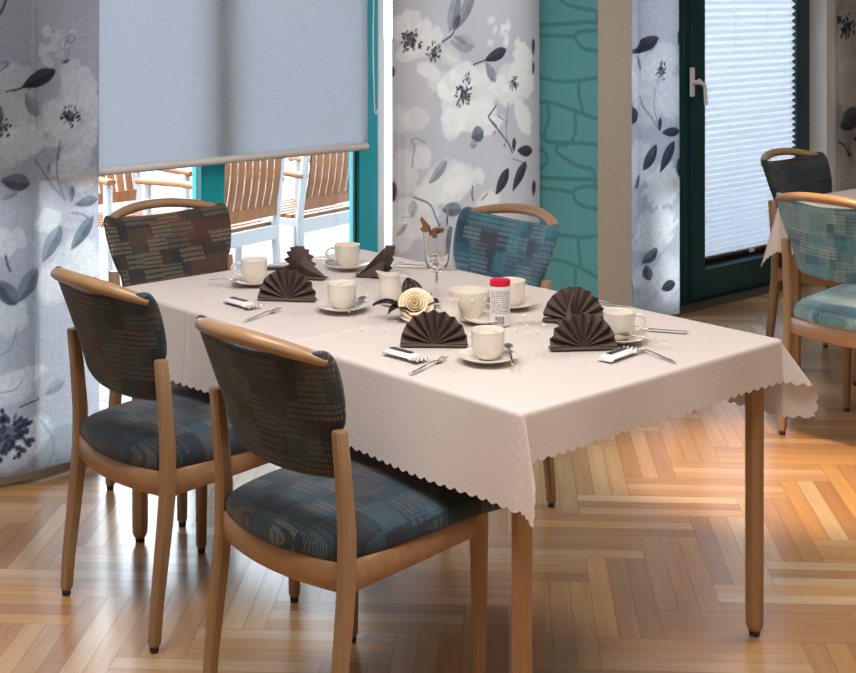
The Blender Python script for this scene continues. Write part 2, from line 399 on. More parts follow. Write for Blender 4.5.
def stone_paper():
    A = lambda pts: [on_side(530 + x / 4.21, y / 4.21, XS0) for x, y in pts]
    B = lambda pts: [on_side(530 + x / 3.955, 140 + y / 3.955, XS0) for x, y in pts]
    L = [A([(130, 0), (165, 22), (230, 38), (280, 48), (283, 95)]), A([(22, 103), (100, 103), (180, 98), (250, 92), (287, 97)]),
         A([(22, 150), (100, 150), (190, 155)]), A([(287, 128), (210, 135), (192, 155), (205, 185), (230, 205), (287, 215)]),
         A([(22, 322), (60, 330), (120, 343), (200, 340), (287, 325)]), A([(205, 345), (208, 400), (222, 465)]),
         A([(22, 430), (90, 432), (140, 448), (200, 470), (287, 502)]), A([(190, 475), (193, 540), (180, 590)]),
         A([(75, 440), (80, 500), (60, 570), (75, 595), (130, 600), (200, 602), (287, 608)]), A([(22, 540), (50, 570), (75, 598)]),
         B([(150, 20), (115, 20), (107, 45), (150, 80), (200, 105), (250, 120), (262, 190)]), B([(10, 20), (55, 45), (70, 85), (30, 120)]),
         B([(20, 148), (120, 152), (200, 155), (262, 155)]), B([(20, 190), (100, 195), (165, 207)]),
         B([(262, 180), (190, 190), (172, 210), (185, 245), (215, 262), (270, 275)]), B([(20, 370), (145, 378), (200, 385), (270, 380)]),
         B([(190, 390), (195, 440), (200, 490)]), B([(20, 465), (115, 475), (160, 490), (210, 510), (270, 547)]), B([(180, 515), (180, 640)])]
    ny, nz_ = 92, 620; ya, yb = YS0, YI - .002; za, zb = .30, 1.75
    ys = np.linspace(ya, yb, ny); zs = np.linspace(za, zb, nz_); Yg, Zg = np.meshgrid(ys, zs, indexing='ij')
    P = np.stack([Yg.ravel(), Zg.ravel()], 1); d = np.full(len(P), 9.)
    for pl in L:
        q = smooth_path(pl)
        for i in range(len(q) - 1): d = np.minimum(d, seg_dist(P, q[i], q[i + 1]))
    r = np.random.RandomState(3)
    wob = .0015 * np.sin(P[:, 0] * 90) * np.sin(P[:, 1] * 70)
    k = np.clip((.0125 + wob - d) / .006, 0, 1)[:, None]
    base = np.array([.14, .49, .53]); line = np.array([.082, .33, .36])
    c = base * (1 - k) + line * k
    verts = np.concatenate([np.full((len(P), 1), XS0 - .0015), P], 1)
    idx = np.arange(ny * nz_).reshape(ny, nz_)
    f = np.stack([idx[:-1, :-1], idx[:-1, 1:], idx[1:, 1:], idx[1:, :-1]], -1).reshape(-1, 4)
    me = bpy.data.meshes.new('wallpaper'); me.from_pydata(verts.tolist(), [], f.tolist())
    at = me.color_attributes.new('print', 'FLOAT_COLOR', 'POINT'); at.data.foreach_set('color', np.concatenate([c, np.ones((len(c), 1))], 1).astype(np.float32).ravel())
    link('wallpaper', me, M['stone'], stub, False)
    mm = MB().box(XS0 - .0015, XS0, ya, yb, 1.75, ZC).box(XS0 - .0015, XS0, ya, yb, 0, .30).obj('wallpaper_plain', plain('teal_paper', (.14, .49, .53), .8), stub, False)
stone_paper()

# ------------------------------------------------------------------ windows and door
def frame_mb(x0, x1, z0, z1, wl, wr, wb_, wt, y0=YG - .035, y1=YG + .035):
    m = MB()
    m.box(x0, x0 + wl, y0, y1, z0, z1); m.box(x1 - wr, x1, y0, y1, z0, z1)
    m.box(x0 + wl, x1 - wr, y0, y1, z0, z0 + wb_); m.box(x0 + wl, x1 - wr, y0, y1, z1 - wt, z1)
    return m
w1 = struct(frame_mb(1.30, 3.82, 0, 2.32, .09, .10, .105, .09).box(2.20, 2.29, YG - .035, YG + .035, .105, 2.23).box(2.954, 3.057, YG - .035, YG + .035, .105, 2.23).obj('window_1', M['teal_frame'], smooth=False))
mod_bevel(w1, .004)
for a, b_ in ((1.39, 2.20), (2.29, 2.954), (3.057, 3.72)): MB().box(a, b_, YG - .004, YG + .004, .105, 2.23).obj('pane', M['pane'], w1, False)
MB().box(3.708, 3.72, YG - .018, YG - .006, .105, 2.23).box(2.29, 2.302, YG - .018, YG - .006, .105, 2.23).obj('glazing_seal', M['glide'], w1, False)
w2 = struct(frame_mb(3.82, 4.62, 0, 2.32, .035, .08, .105, .09).obj('window_2', M['white_plastic'], smooth=False)); mod_bevel(w2, .004)
MB().box(3.855, 4.54, YG - .004, YG + .004, .105, 2.23).obj('pane', M['pane'], w2, False)
w3 = struct(frame_mb(4.98, 5.86, 0, 2.32, .09, .07, .12, .09).obj('window_3', M['dark_teal'], smooth=False)); mod_bevel(w3, .004)
MB().box(5.07, 5.79, YG - .004, YG + .004, .12, 2.23).obj('pane', M['pane'], w3, False)
d1 = struct(frame_mb(5.86, 7.005, 0, 2.32, .055, .055, .05, .06, YG - .04, YG + .04).obj('door_1', M['dark_teal'], smooth=False)); mod_bevel(d1, .004)
lf = frame_mb(5.905, 6.965, .03, 2.27, .115, .11, .145, .11, YG - .055, YG + .01).obj('door_leaf', M['dark_teal'], d1, False); mod_bevel(lf, .004)
MB().box(6.02, 6.855, YG - .016, YG - .006, .175, 2.16).obj('pane', M['pane'], d1, False)
hx, hz = on_wall(692, 82, YG - .06)
hd = MB().box(hx - .017, hx + .017, YG - .068, YG - .055, hz - .075, hz + .075).obj('handle_plate', M['white_plastic'], d1, False); mod_bevel(hd, .005)
hh = MB().bar([(hx, YG - .06, hz), (hx, YG - .105, hz), ], .022, .022).bar([(hx, YG - .10, hz + .012), (hx + .012, YG - .105, hz + .0), (hx + .05, YG - .105, hz - .02), (hx + .058, YG - .105, hz - .12)], .022, .016, up=(0, 1, 0)).obj('door_handle', M['white_plastic'], d1)
struct(MB().box(4.98, 7.005, 4.47, 4.66, 0, .012).obj('trim_1', plain('threshold', (.10, .09, .08), .5), smooth=False))
struct(MB().box(1.30, 4.62, 4.47, 4.57, 0, .012).obj('trim_2', plain('threshold_light', (.35, .30, .26), .5), smooth=False))

# roller blind
rb = thing('roller_blind', 'grey roller blind pulled most of the way down the terrace window', 'blind', (2.945, 4.49, 0))
zb = .995
o = MB().grid(lambda u, v: (-.735 + 1.49 * u, .0015 * math.sin(u * 17) * math.sin(v * 9), zb + (2.28 - zb) * v), 40, 40).obj('blind_fabric', M['roller'], rb); solid(o, .0012)
MB().lathe([(.013, 0), (.015, .003), (.015, 1.487), (.013, 1.49)], 14).obj('bottom_bar', M['grey_plastic'], rb)
bo = rb.children[-1]; bo.rotation_euler = (0, PI / 2, 0); bo.location = (-.735, 0, zb)
MB().tube([(-.74, 0, 2.27), (.76, 0, 2.27)], .028, 14).obj('roller_tube', M['white_plastic'], rb)
ch = [(.772, -.02, 2.27)] + [(.772, -.02 + .003 * math.sin(i), 2.2 - i * .1) for i in range(10)] + [(.772 + .006, -.02, 1.135), (.785, -.02, 1.125), (.797, -.02, 1.15)] + [(.798, -.02, 1.2 + i * .1) for i in range(11)]
MB().tube(ch, .0025, 6, up=(0, 1, 0)).obj('pull_chain', M['white_plastic'], rb)
rb1 = thing('roller_blind', 'grey roller blind behind the flowered curtain at the far left', 'blind', (1.79, 4.525, 0))
o = MB().grid(lambda u, v: (-.42 + .84 * u, 0, .995 + 1.285 * v), 8, 12).obj('blind_fabric', M['roller'], rb1); solid(o, .0012)
MB().tube([(-.42, 0, .995), (.42, 0, .995)], .015, 12).obj('bottom_bar', M['grey_plastic'], rb1)
def pleated(name, x0, x1, z0, z1, y, label):
    r = thing(name, label, 'blind', ((x0 + x1) / 2, y, z0)); hw = (x1 - x0) / 2
    zs = [0.012]; p = .0128
    while zs[-1] < z1 - z0:
        zs.append(zs[-1] + p); p = min(.0190, p * 1.006)
    rows = [((-1) ** i) * .0135 for i in range(len(zs))]
    m = MB(); vs = []; fs = []
    for i, z in enumerate(zs): vs += [(-hw, rows[i], z), (hw, rows[i], z)]
    for i in range(len(zs) - 1): fs.append((2 * i, 2 * i + 1, 2 * i + 3, 2 * i + 2))
    m.add(vs, fs).obj('pleated_fabric', M['pleat'], r, False)
    MB().box(-hw, hw, -.011, .011, 0, .012).obj('bottom_rail', M['glide'], r, False)
    for sx in (-.34, .34): MB().tube([(hw * sx, -.0105, .012), (hw * sx, -.0105, z1 - z0)], .0012, 5, up=(0, 1, 0)).obj('cord', M['white_plastic'], r)
    MB().box(-.02, .02, -.018, -.011, -.004, .014).obj('grip', M['grey_plastic'], r, False)
    return r
pleated('pleated_blind', 6.022, 6.853, .222, 2.16, YG - .034, 'white pleated blind covering the glass of the dark teal door')
pleated('pleated_blind', 5.075, 5.495, .14, 2.16, YG - .05, 'white pleated blind added to even the light behind the narrow curtain next to the beige pillar')  # unseen blind, added to spread daylight evenly through the curtain
pleated('pleated_blind', 5.512, 5.788, .66, 2.16, YG - .05, 'white pleated blind glimpsed through the curtain beside the dark teal door')

# ------------------------------------------------------------------ curtains with a watercolour flower print
BG = np.array([.50, .495, .535]); WH = np.array([.83, .82, .79]); DK = np.array([.035, .040, .060]); GR = np.array([.16, .18, .22]); BL = np.array([.22, .28, .33])
class Print:
    def __init__(s, X, Z, seed):
        s.X, s.Z = X, Z; s.r = np.random.RandomState(seed)
        n = np.zeros_like(X)
        for k in range(6):
            a, b, p, q = s.r.uniform(-9, 9, 2).tolist() + s.r.uniform(0, 6, 2).tolist(); n += np.sin(a * X + b * Z + p)
        s.n = n / 6
        s.fine = np.zeros_like(X)
        for k in range(10):
            a, b, p = s.r.uniform(-140, 140, 2).tolist() + [s.r.uniform(0, 6)]; s.fine += np.sin(a * X + b * Z + p)
        s.fine /= 10
        s.c = BG[None] * (1 + .14 * s.n[:, None]) + np.array([.03, 0, -.01])[None] * s.n[:, None]
    def put(s, k, col):
        k = np.clip(k, 0, 1)[:, None]; s.c = s.c * (1 - k) + np.asarray(col)[None] * k
    def ell(s, x, z, a, b, ang, col, al=.9, soft=.12, wob=.25):
        dx, dz = s.X - x, s.Z - z; ca, sa = math.cos(ang), math.sin(ang)
        u, v = (dx * ca + dz * sa) / a, (-dx * sa + dz * ca) / b
        d = 1 - np.sqrt(u * u + v * v) + wob * s.fine
        s.put(d / soft * al if soft else d > 0, col) if al >= 1 else s.put(np.clip(d / soft, 0, 1) * al, col)
    def petal(s, x, z, a, b, ang, al=.8):
        s.ell(x, z, a, b, ang, WH * (1 + .07 * s.r.randn()), al * .82, .22)
        s.ell(x + .25 * a * math.cos(ang), z + .25 * a * math.sin(ang), a * .6, b * .5, ang, WH * s.r.uniform(.80, 1.0), .45, .6)
        s.line([(x - .8 * a * math.cos(ang), z - .8 * a * math.sin(ang)), (x + .1 * b, z + .1 * b), (x + .75 * a * math.cos(ang), z + .75 * a * math.sin(ang))], .0012, BG * .85, .35)
    def leaf(s, x, z, L, W, ang, col, al=.95, vein=True):
        dx, dz = s.X - x, s.Z - z; ca, sa = math.cos(ang), math.sin(ang)
        u, v = (dx * ca + dz * sa) / (L / 2), (-dx * sa + dz * ca)
        w = W / 2 * np.clip(1 - u * u, 0, 1) ** .8 * (1 + .25 * u)
        k = np.clip((w - np.abs(v)) / .003, 0, 1) * (np.abs(u) < 1)
        tone = np.clip(.75 + .35 * s.fine + .25 * np.sign(v), .4, 1.3)
        kk = (k * al)[:, None]; s.c = s.c * (1 - kk) + (np.asarray(col)[None] * tone[:, None]) * kk
        if vein: s.put(np.clip((.0014 - np.abs(v)) / .001, 0, 1) * (np.abs(u) < .9) * .35, np.asarray(col) * .3)
    def line(s, pts, w, col, al=.9):
        q = smooth_path(pts); P = np.stack([s.X, s.Z], 1); d = np.full(len(P), 9.)
        for i in range(len(q) - 1): d = np.minimum(d, seg_dist(P, q[i], q[i + 1]))
        s.put(np.clip((w - d) / .0025 + .4, 0, 1) * al * (d < w + .002), col)
    def centre(s, x, z, r0, n=26):
        r0 *= 1.12; n = int(n * 1.7)
        s.ell(x, z, r0 * .5, r0 * .5, 0, DK * 1.2, .8, .4, .5)
        for i in range(n):
            a, q = s.r.uniform(0, 6.28), r0 * s.r.uniform(.2, 1)
            s.ell(x + q * math.cos(a), z + q * math.sin(a), r0 * .16, r0 * .10, a, DK * s.r.uniform(.6, 2), .95, .3, .3)
    def flower(s, x, z, r0, n=6, cr=.03, al=.8):
        a0 = s.r.uniform(0, 6)
        for i in range(n):
            a = a0 + i * 2 * PI / n + s.r.uniform(-.2, .2); s.petal(x + .55 * r0 * math.cos(a), z + .55 * r0 * math.sin(a), r0 * .6, r0 * .42, a, al)
        if cr: s.centre(x, z, cr)

def curtain(name, label, x0, x1, fold_l, fold_r, zbot, draw, seed, dx=.0045, ztop=1.78, y=4.40, waves=(), mat='curtain'):
    nx = int((x1 - x0) / dx) + 1; nz_ = int((ztop - zbot) / dx) + 1
    xs = np.linspace(x0, x1, nx); zs = np.linspace(zbot, ztop, nz_); zs = np.concatenate([zs, np.linspace(ztop, 2.66, 12)[1:]]); nz_ = len(zs)
    Xg, Zg = np.meshgrid(xs, zs, indexing='ij'); X, Z = Xg.ravel(), Zg.ravel()
    pr = Print(X, Z, seed); draw(pr)
    Y = np.full_like(X, y) + .006 * np.sin(X * 14 + seed) + .003 * np.sin(X * 31 + Z * 1.5)
    for wx, amp, wd in waves: Y += amp * np.exp(-((X - wx) / wd) ** 2)
    PX = X.copy()
    for at, side in ((x0, fold_l), (x1, fold_r)):      # edge turned back towards the wall
        if side:
            d = np.clip(side - np.abs(X - at), 0, None)
            Y += d * .75; PX += (d * .45 if at == x0 else -d * .45)
    verts = np.stack([PX - (x0 + x1) / 2, Y - y, Z], 1); idx = np.arange(nx * nz_).reshape(nx, nz_)
    f = np.stack([idx[:-1, :-1], idx[1:, :-1], idx[1:, 1:], idx[:-1, 1:]], -1).reshape(-1, 4)
    me = bpy.data.meshes.new(name); me.from_pydata(verts.tolist(), [], f.tolist())
    at = me.color_attributes.new('print', 'FLOAT_COLOR', 'POINT')
    at.data.foreach_set('color', np.concatenate([np.clip(pr.c, .01, .93), np.ones((len(X), 1))], 1).astype(np.float32).ravel())
    root = thing(name, label, 'curtain', ((x0 + x1) / 2, y, 0), group='flower print curtains at the windows')
    link('fabric', me, M[mat], root)
    k = max(1, nx // 60); col = verts.reshape(nx, nz_, 3)[::k, 0]
    vs = []; n = len(col)
    for i in range(n):
        p = col[i]; vs += [(p[0], p[1] - .006, zbot - .022), (p[0], p[1] - .006, zbot + .002), (p[0], p[1] + .006, zbot + .002), (p[0], p[1] + .006, zbot - .022)]
    MB().loft([vs[4 * i:4 * i + 4] for i in range(n)]).obj('hem_bar', plain('hem_taupe', (.20, .165, .135), .8), root)
    MB().box(-(x1 - x0) / 2, (x1 - x0) / 2, -.02, .02, 2.655, 2.70).obj('curtain_track', M['white_plastic'], root, False)
    return root

YC = 4.40
def pxmap(ox, oy, sc): return lambda x, y: on_wall(ox + x / sc, oy + y / sc, YC)
def zpx(sc, px): # metres per zoomed pixel at that place
    return (on_wall(px + 1, 100, YC)[0] - on_wall(px, 100, YC)[0]) / sc
def draw2(p):
    a = pxmap(390, 0, 5.18); b = pxmap(390, 120, 4.807); m = zpx(5.18, 460); n = zpx(4.807, 460)
    v = .78  # vertical metres per horizontal metre on this oblique wall
    P = lambda f, s, x, y, ax, az, ang, al=.8: p.petal(*f(x, y), ax * s, az * s * v, ang, al)
    for x, y, q, w in ((105, 110, 62, 62), (60, 140, 50, 70), (165, 240, 70, 55), (95, 270, 62, 50), (175, 150, 40, 60), (230, 190, 50, 55)): P(a, m, x, y, q, w, .3)
    for x, y, q, w in ((300, 290, 85, 45), (200, 370, 70, 45), (240, 420, 60, 60), (270, 470, 40, 40)): P(a, m, x, y, q, w, -.4)
    for x, y, q, w in ((340, 560, 85, 130), (470, 500, 95, 120), (390, 400, 90, 80), (310, 450, 70, 85), (430, 600, 110, 80), (320, 640, 60, 90), (480, 390, 60, 60), (500, 580, 60, 70)): P(a, m, x, y, q, w, .2)
    for x, y, q, w in ((690, 300, 55, 95), (610, 400, 80, 75), (700, 430, 60, 85), (620, 490, 70, 60), (560, 440, 50, 60), (665, 380, 60, 80), (520, 650, 80, 45), (690, 610, 45, 110)): P(a, m, x, y, q, w, .4)
    for i in range(16): P(a, m, 500 + 160 * p.r.rand(), 100 + 130 * p.r.rand() + 0, 12 + 14 * p.r.rand(), 12 + 14 * p.r.rand(), p.r.rand() * 3, .6)
    for x, y, q, w in ((130, 620, 70, 60), (60, 620, 50, 80)): P(a, m, x, y, q, w, .2, .45)
    for x, y, q, w in ((250, 300, 140, 100), (200, 350, 100, 80), (330, 280, 80, 70), (310, 340, 90, 60), (390, 280, 40, 60), (435, 270, 25, 45), (150, 180, 45, 60), (60, 560, 60, 80), (80, 250, 60, 120), (150, 480, 90, 90), (470, 400, 60, 60), (60, 440, 80, 60)): P(b, n, x, y, q, w, .3, .7)
    for x, y, r0 in ((110, 215, 42), (222, 270, 36), (385, 490, 46), (640, 430, 26)): p.centre(*a(x, y), r0 * m, 30)
    p.centre(*a(405, 410), 20 * m, 14); p.centre(*a(412, 380), 12 * m, 6)
    lf = lambda f, s, x, y, L, W, ang, col, al=.95: p.leaf(*f(x, y), L * s * math.hypot(math.cos(ang), v * math.sin(ang)), W * s * .8, ang, col, al)
    lf(a, m, 330, 70, 190, 80, 1.25, GR * 1.6, .75); lf(a, m, 395, 55, 200, 70, .95, GR * 1.3, .7); lf(a, m, 345, 120, 90, 40, 1.1, DK * 2, .8)
    lf(a, m, 380, 225, 140, 90, -.15, GR * 2.0, .5); lf(a, m, 365, 205, 90, 30, -.4, GR, .5)
    lf(a, m, 545, 285, 125, 62, .35, DK); p.line([a(440, 335), a(490, 315)], .004, DK); lf(a, m, 520, 375, 110, 50, -1.05, GR, .7)
    p.line([a(270, 218), a(318, 185), a(330, 165)], .0045, DK)
    p.line([a(545, 545), a(525, 580), a(512, 610), a(548, 655)], .004, DK); p.line([a(555, 600), a(580, 620)], .004, GR)
    p.line([a(608, 530), a(598, 660)], .0028, GR); p.line([b(553, 0), b(558, 90), b(585, 155)], .0028, GR); p.line([b(480, 0), b(520, 55), b(570, 120), b(585, 158)], .0042, DK)
    p.line([b(585, 185), b(640, 205), b(665, 235)], .003, GR); p.centre(*b(545, 120), 12 * n, 5); p.centre(*b(498, 60), 10 * n, 4)
    lf(b, n, 594, 118, 70, 30, 1.5, DK); lf(b, n, 648, 148, 85, 55, -.1, DK); lf(b, n, 535, 295, 130, 60, .95, DK); lf(b, n, 620, 270, 150, 55, .95, DK * 1.3)
    lf(b, n, 425, 70, 65, 75, .3, GR); lf(b, n, 405, 118, 40, 40, 0, BL, .6)
    lf(b, n, 228, 250, 130, 55, .65, BL, .75); lf(b, n, 298, 430, 100, 65, -.1, BL * .75, .9)
    p.line([b(118, 373), b(185, 405), b(215, 470), b(238, 515)], .0042, DK * 2); p.line([b(402, 320), b(398, 360), b(405, 390)], .004, DK)
    p.line([b(165, 110), b(130, 88), b(105, 100), b(120, 130), b(112, 180), b(108, 230)], .0025, GR); p.line([b(60, 470), b(105, 465), b(110, 440)], .002, GR)
    lf(b, n, 110, 430, 80, 50, 1.4, BL, .5); lf(b, n, 60, 530, 70, 30, .6, BL, .6); p.line([b(445, 385), b(470, 355)], .004, GR)
    for x, y, w, h in ((745, 240, 12, 40), (745, 350, 9, 30), (22, 375, 12, 24)): p.ell(*a(x, y), w * m, h * m, 0, DK, .95, .3)
    for x, y, w, h in ((692, 325, 14, 34), (22, 345, 14, 40)): p.ell(*b(x, y), w * n, h * n, 0, DK, .95, .3)
def draw1(p):
    for i in range(9): p.flower(p.r.uniform(1.3, 2.0), p.r.uniform(.1, 1.7), p.r.uniform(.10, .18))
    a = pxmap(0, 0, 4.21); b = pxmap(0, 150, 4.21); c = pxmap(0, 300, 3.55); m = zpx(4.21, 60); v = .9
    P = lambda f, x, y, ax, az, ang, al=.85: p.petal(*f(x, y), ax * m * 1.0, az * m * v, ang, al)
    for x, y, q, w in ((335, 370, 90, 110), (250, 490, 100, 90), (385, 450, 60, 120), (270, 560, 100, 60), (300, 300, 60, 60), (60, 330, 80, 70), (60, 480, 100, 130), (90, 600, 110, 80), (330, 620, 90, 60), (380, 560, 50, 60)): P(a, x, y, q, w, .3)
    for i in range(14): P(a, 150 + 160 * p.r.rand(), 120 + 150 * p.r.rand(), 14 + 12 * p.r.rand(), 14 + 12 * p.r.rand(), p.r.rand() * 3, .6)
    for x, y, q, w in ((300, 60, 110, 60), (350, 120, 80, 60), (30, 30, 120, 60), (20, 390, 50, 70), (80, 370, 30, 60), (330, 480, 110, 140), (230, 560, 90, 100), (200, 300, 60, 60)): P(b, x, y, q, w, .3, .7)
    for x, y, q, w in ((60, 280, 140, 40), (30, 330, 120, 60), (100, 480, 110, 90), (40, 60, 70, 90), (40, 560, 110, 70)): P(c, x, y, q, w, .2, .7)
    p.centre(*a(295, 488), 40 * m, 30); p.centre(*a(0, 540), 40 * m, 20)
    lf = lambda f, x, y, L, W, ang, col, al=.95: p.leaf(*f(x, y), L * m * math.hypot(math.cos(ang), v * math.sin(ang)), W * m * .85, ang, col, al)
    lf(a, 160, 332, 160, 75, .42, DK * 1.4); p.line([a(25, 385), a(60, 380), a(95, 368)], .004, DK); lf(a, 130, 440, 120, 60, -1.1, GR * 1.6, .7)
    p.line([a(268, 205), a(280, 160), a(300, 145), a(315, 165), a(295, 180), a(278, 165)], .0022, GR); p.line([a(255, 255), a(278, 262), a(282, 200)], .0022, GR); lf(a, 272, 258, 40, 20, .3, GR)
    p.line([a(250, 595), a(240, 673)], .0028, GR); p.line([b(243, 0), b(236, 70), b(245, 140), b(272, 210)], .0028, GR * 1.2); p.line([b(145, 40), b(185, 100), b(215, 145), b(268, 205)], .0038, GR * 1.4)
    p.line([a(10, 260), a(35, 270), a(0, 300)], .003, GR); p.line([a(0, 60), a(15, 30), a(25, 0)], .005, DK * 2); p.ell(*a(0, 490), 14 * m, 40 * m, 0, DK * 2, .8)
    lf(b, 298, 185, 80, 38, 1.5, BL, .85); lf(b, 365, 218, 110, 52, .1, BL * .8, .85); lf(b, 345, 350, 170, 70, .85, BL * .8, .9); lf(b, 215, 395, 170, 75, 1.05, BL, .8); p.line([b(300, 265), b(345, 270), b(390, 300)], .003, GR)
    lf(b, 65, 135, 120, 80, -.2, GR * 1.1); lf(b, 40, 190, 80, 40, .4, GR * 2, .5); p.line([b(25, 445), b(35, 490), b(45, 510)], .004, DK); lf(b, 30, 600, 140, 80, -.95, GR * 1.1); lf(b, 112, 570, 160, 80, 1.0, GR * 1.3, .85)
    p.line([b(200, 100), b(205, 60)], .003, GR)
    p.centre(*c(35, 480), 75 * m * 1.18, 40); p.centre(*c(20, 530), 50 * m, 20); lf(c, 52, 420, 50, 20, 1.3, GR, .8); lf(c, 190, 310, 100, 60, .4, GR * 2, .6)
    p.line([c(70, 380), c(100, 365), c(135, 348)], .0035, DK * 2); p.line([c(145, 430), c(180, 480), c(190, 530), c(165, 590)], .005, BL * 1.4, .7); p.line([c(0, 330), c(50, 320), c(78, 285)], .0025, GR, .6); p.line([c(0, 200), c(40, 170), c(58, 100)], .0025, GR, .6)
def draw0(p):
    for i in range(7): p.flower(p.r.uniform(1.3, 2.1), p.r.uniform(.1, 1.7), .16, cr=0, al=.6)
def draw3(p):
    a = pxmap(590, 0, 2.69); m = zpx(2.69, 655); v = .7
    P = lambda x, y, ax, az, ang, al=.7: p.petal(*a(x, y), ax * m, az * m * v, ang, al)
    for x, y, q, w in ((150, 200, 40, 60), (200, 160, 40, 50), (220, 260, 40, 60), (160, 290, 40, 50), (140, 440, 40, 60), (200, 500, 50, 60), (180, 620, 60, 60), (150, 760, 40, 50), (210, 740, 40, 60), (120, 230, 20, 50)): P(x, y, q, w, .3)
    lf = lambda x, y, L, W, ang, col, al=.95: p.leaf(*a(x, y), L * m * math.hypot(math.cos(ang), v * math.sin(ang)), W * m * .68, ang, col, al)
    lf(155, 122, 75, 36, .35, DK); p.line([a(112, 140), a(130, 132)], .004, DK); lf(140, 170, 40, 22, -1., GR, .7); p.centre(*a(194, 192), 16 * m, 16)
    p.line([a(178, 250), a(176, 290), a(190, 345)], .003, GR); p.line([a(145, 260), a(160, 300), a(190, 350)], .004, GR); lf(192, 335, 36, 16, 1.5, DK); lf(218, 355, 44, 26, 0, DK); lf(209, 422, 80, 32, 1., DK * 1.3); lf(168, 425, 66, 32, 1., DK * 1.6)
    lf(118, 312, 34, 44, .2, DK * 1.5); p.ell(*a(242, 100), 8 * m, 18 * m, 0, DK); p.ell(*a(238, 450), 9 * m, 18 * m, 0, DK); lf(135, 490, 36, 22, 1., GR); lf(168, 690, 44, 30, .6, GR); lf(212, 770, 36, 30, .2, DK); lf(162, 735, 40, 26, -1.4, GR); p.ell(*a(112, 775), 10 * m, 30 * m, 0, DK)
    for i in range(3): p.flower(p.r.uniform(4.95, 5.2), p.r.uniform(.2, 1.6), .12)
def draw4(p):
    a = pxmap(590, 0, 2.69); m = zpx(2.69, 845)
    for x, y, q, w in ((690, 130, 50, 50), (720, 60, 60, 60), (700, 220, 50, 60), (730, 290, 50, 50), (700, 480, 50, 60)): p.petal(*a(x, y), q * m, w * m * .7, .3, .75)
    p.centre(*a(692, 75), 20 * m, 24); p.centre(*a(668, 55), 12 * m, 8); p.leaf(*a(700, 322), 60 * m, 34 * m, .3, GR); p.line([a(668, 382), a(690, 395), a(700, 430)], .006, DK); p.leaf(*a(712, 410), 50 * m, 30 * m, 1.2, DK)
    for i in range(3): p.flower(p.r.uniform(7.25, 7.7), p.r.uniform(.2, 1.6), .13)
curtain('curtain', 'flowered curtain panel at the far left, behind the leftmost chair', 1.35, 2.452, 0, .02, .035, draw1, 11, waves=((2.19, -.006, .006),))
curtain('curtain', 'plain curtain added to dim the light behind the flowered panel at the far left', 1.34, 2.190, 0, 0, .04, draw0, 10, dx=.012, y=4.462, mat='curtain_added')  # extra layer, added to cut daylight through the left of the panel
curtain('curtain', 'flowered curtain panel between the roller blind and the teal stone wall', 3.765, 4.650, .03, .02, .035, draw2, 12, waves=((3.83, .004, .02),), mat='curtain_dense')
curtain('curtain', 'narrow flowered curtain between the beige pillar and the dark teal door', 4.90, 5.640, .0, .025, .035, draw3, 13, waves=((5.25, .03, .05), (5.36, .03, .04)))
curtain('curtain', 'flowered curtain at the right edge of the photo beyond the door', 7.045, 7.85, .02, 0, .035, draw4, 14)

# ------------------------------------------------------------------ chairs
def pillow(outline, layers, cz=0):
    """outline: list of (a,b); layers: (scale, height) from bottom to top -> rings with centre caps."""
    n = len(outline); cx = sum(p[0] for p in outline) / n; cy = sum(p[1] for p in outline) / n
    return [[(cx + (a - cx) * s, cy + (b - cy) * s, h) for a, b in outline] for s, h in layers]
def spline(pts, n=5):
    P = [Vector((*p, 0)) for p in pts]; out = []
    for i in range(len(P)):
        p0, p1, p2, p3 = P[i - 1], P[i], P[(i + 1) % len(P)], P[(i + 2) % len(P)]
        for k in range(n):
            t = k / n; q = .5 * ((2 * p1) + (-p0 + p2) * t + (2 * p0 - 5 * p1 + 4 * p2 - p3) * t * t + (-p0 + 3 * p1 - 3 * p2 + p3) * t ** 3)
            out.append((q.x, q.y))
    return out
def lean(x, z):
    k = max(0, (z - .6) / .285)
    return .024 - .098 * k ** 1.12 + .060 * (x / .25) ** 2
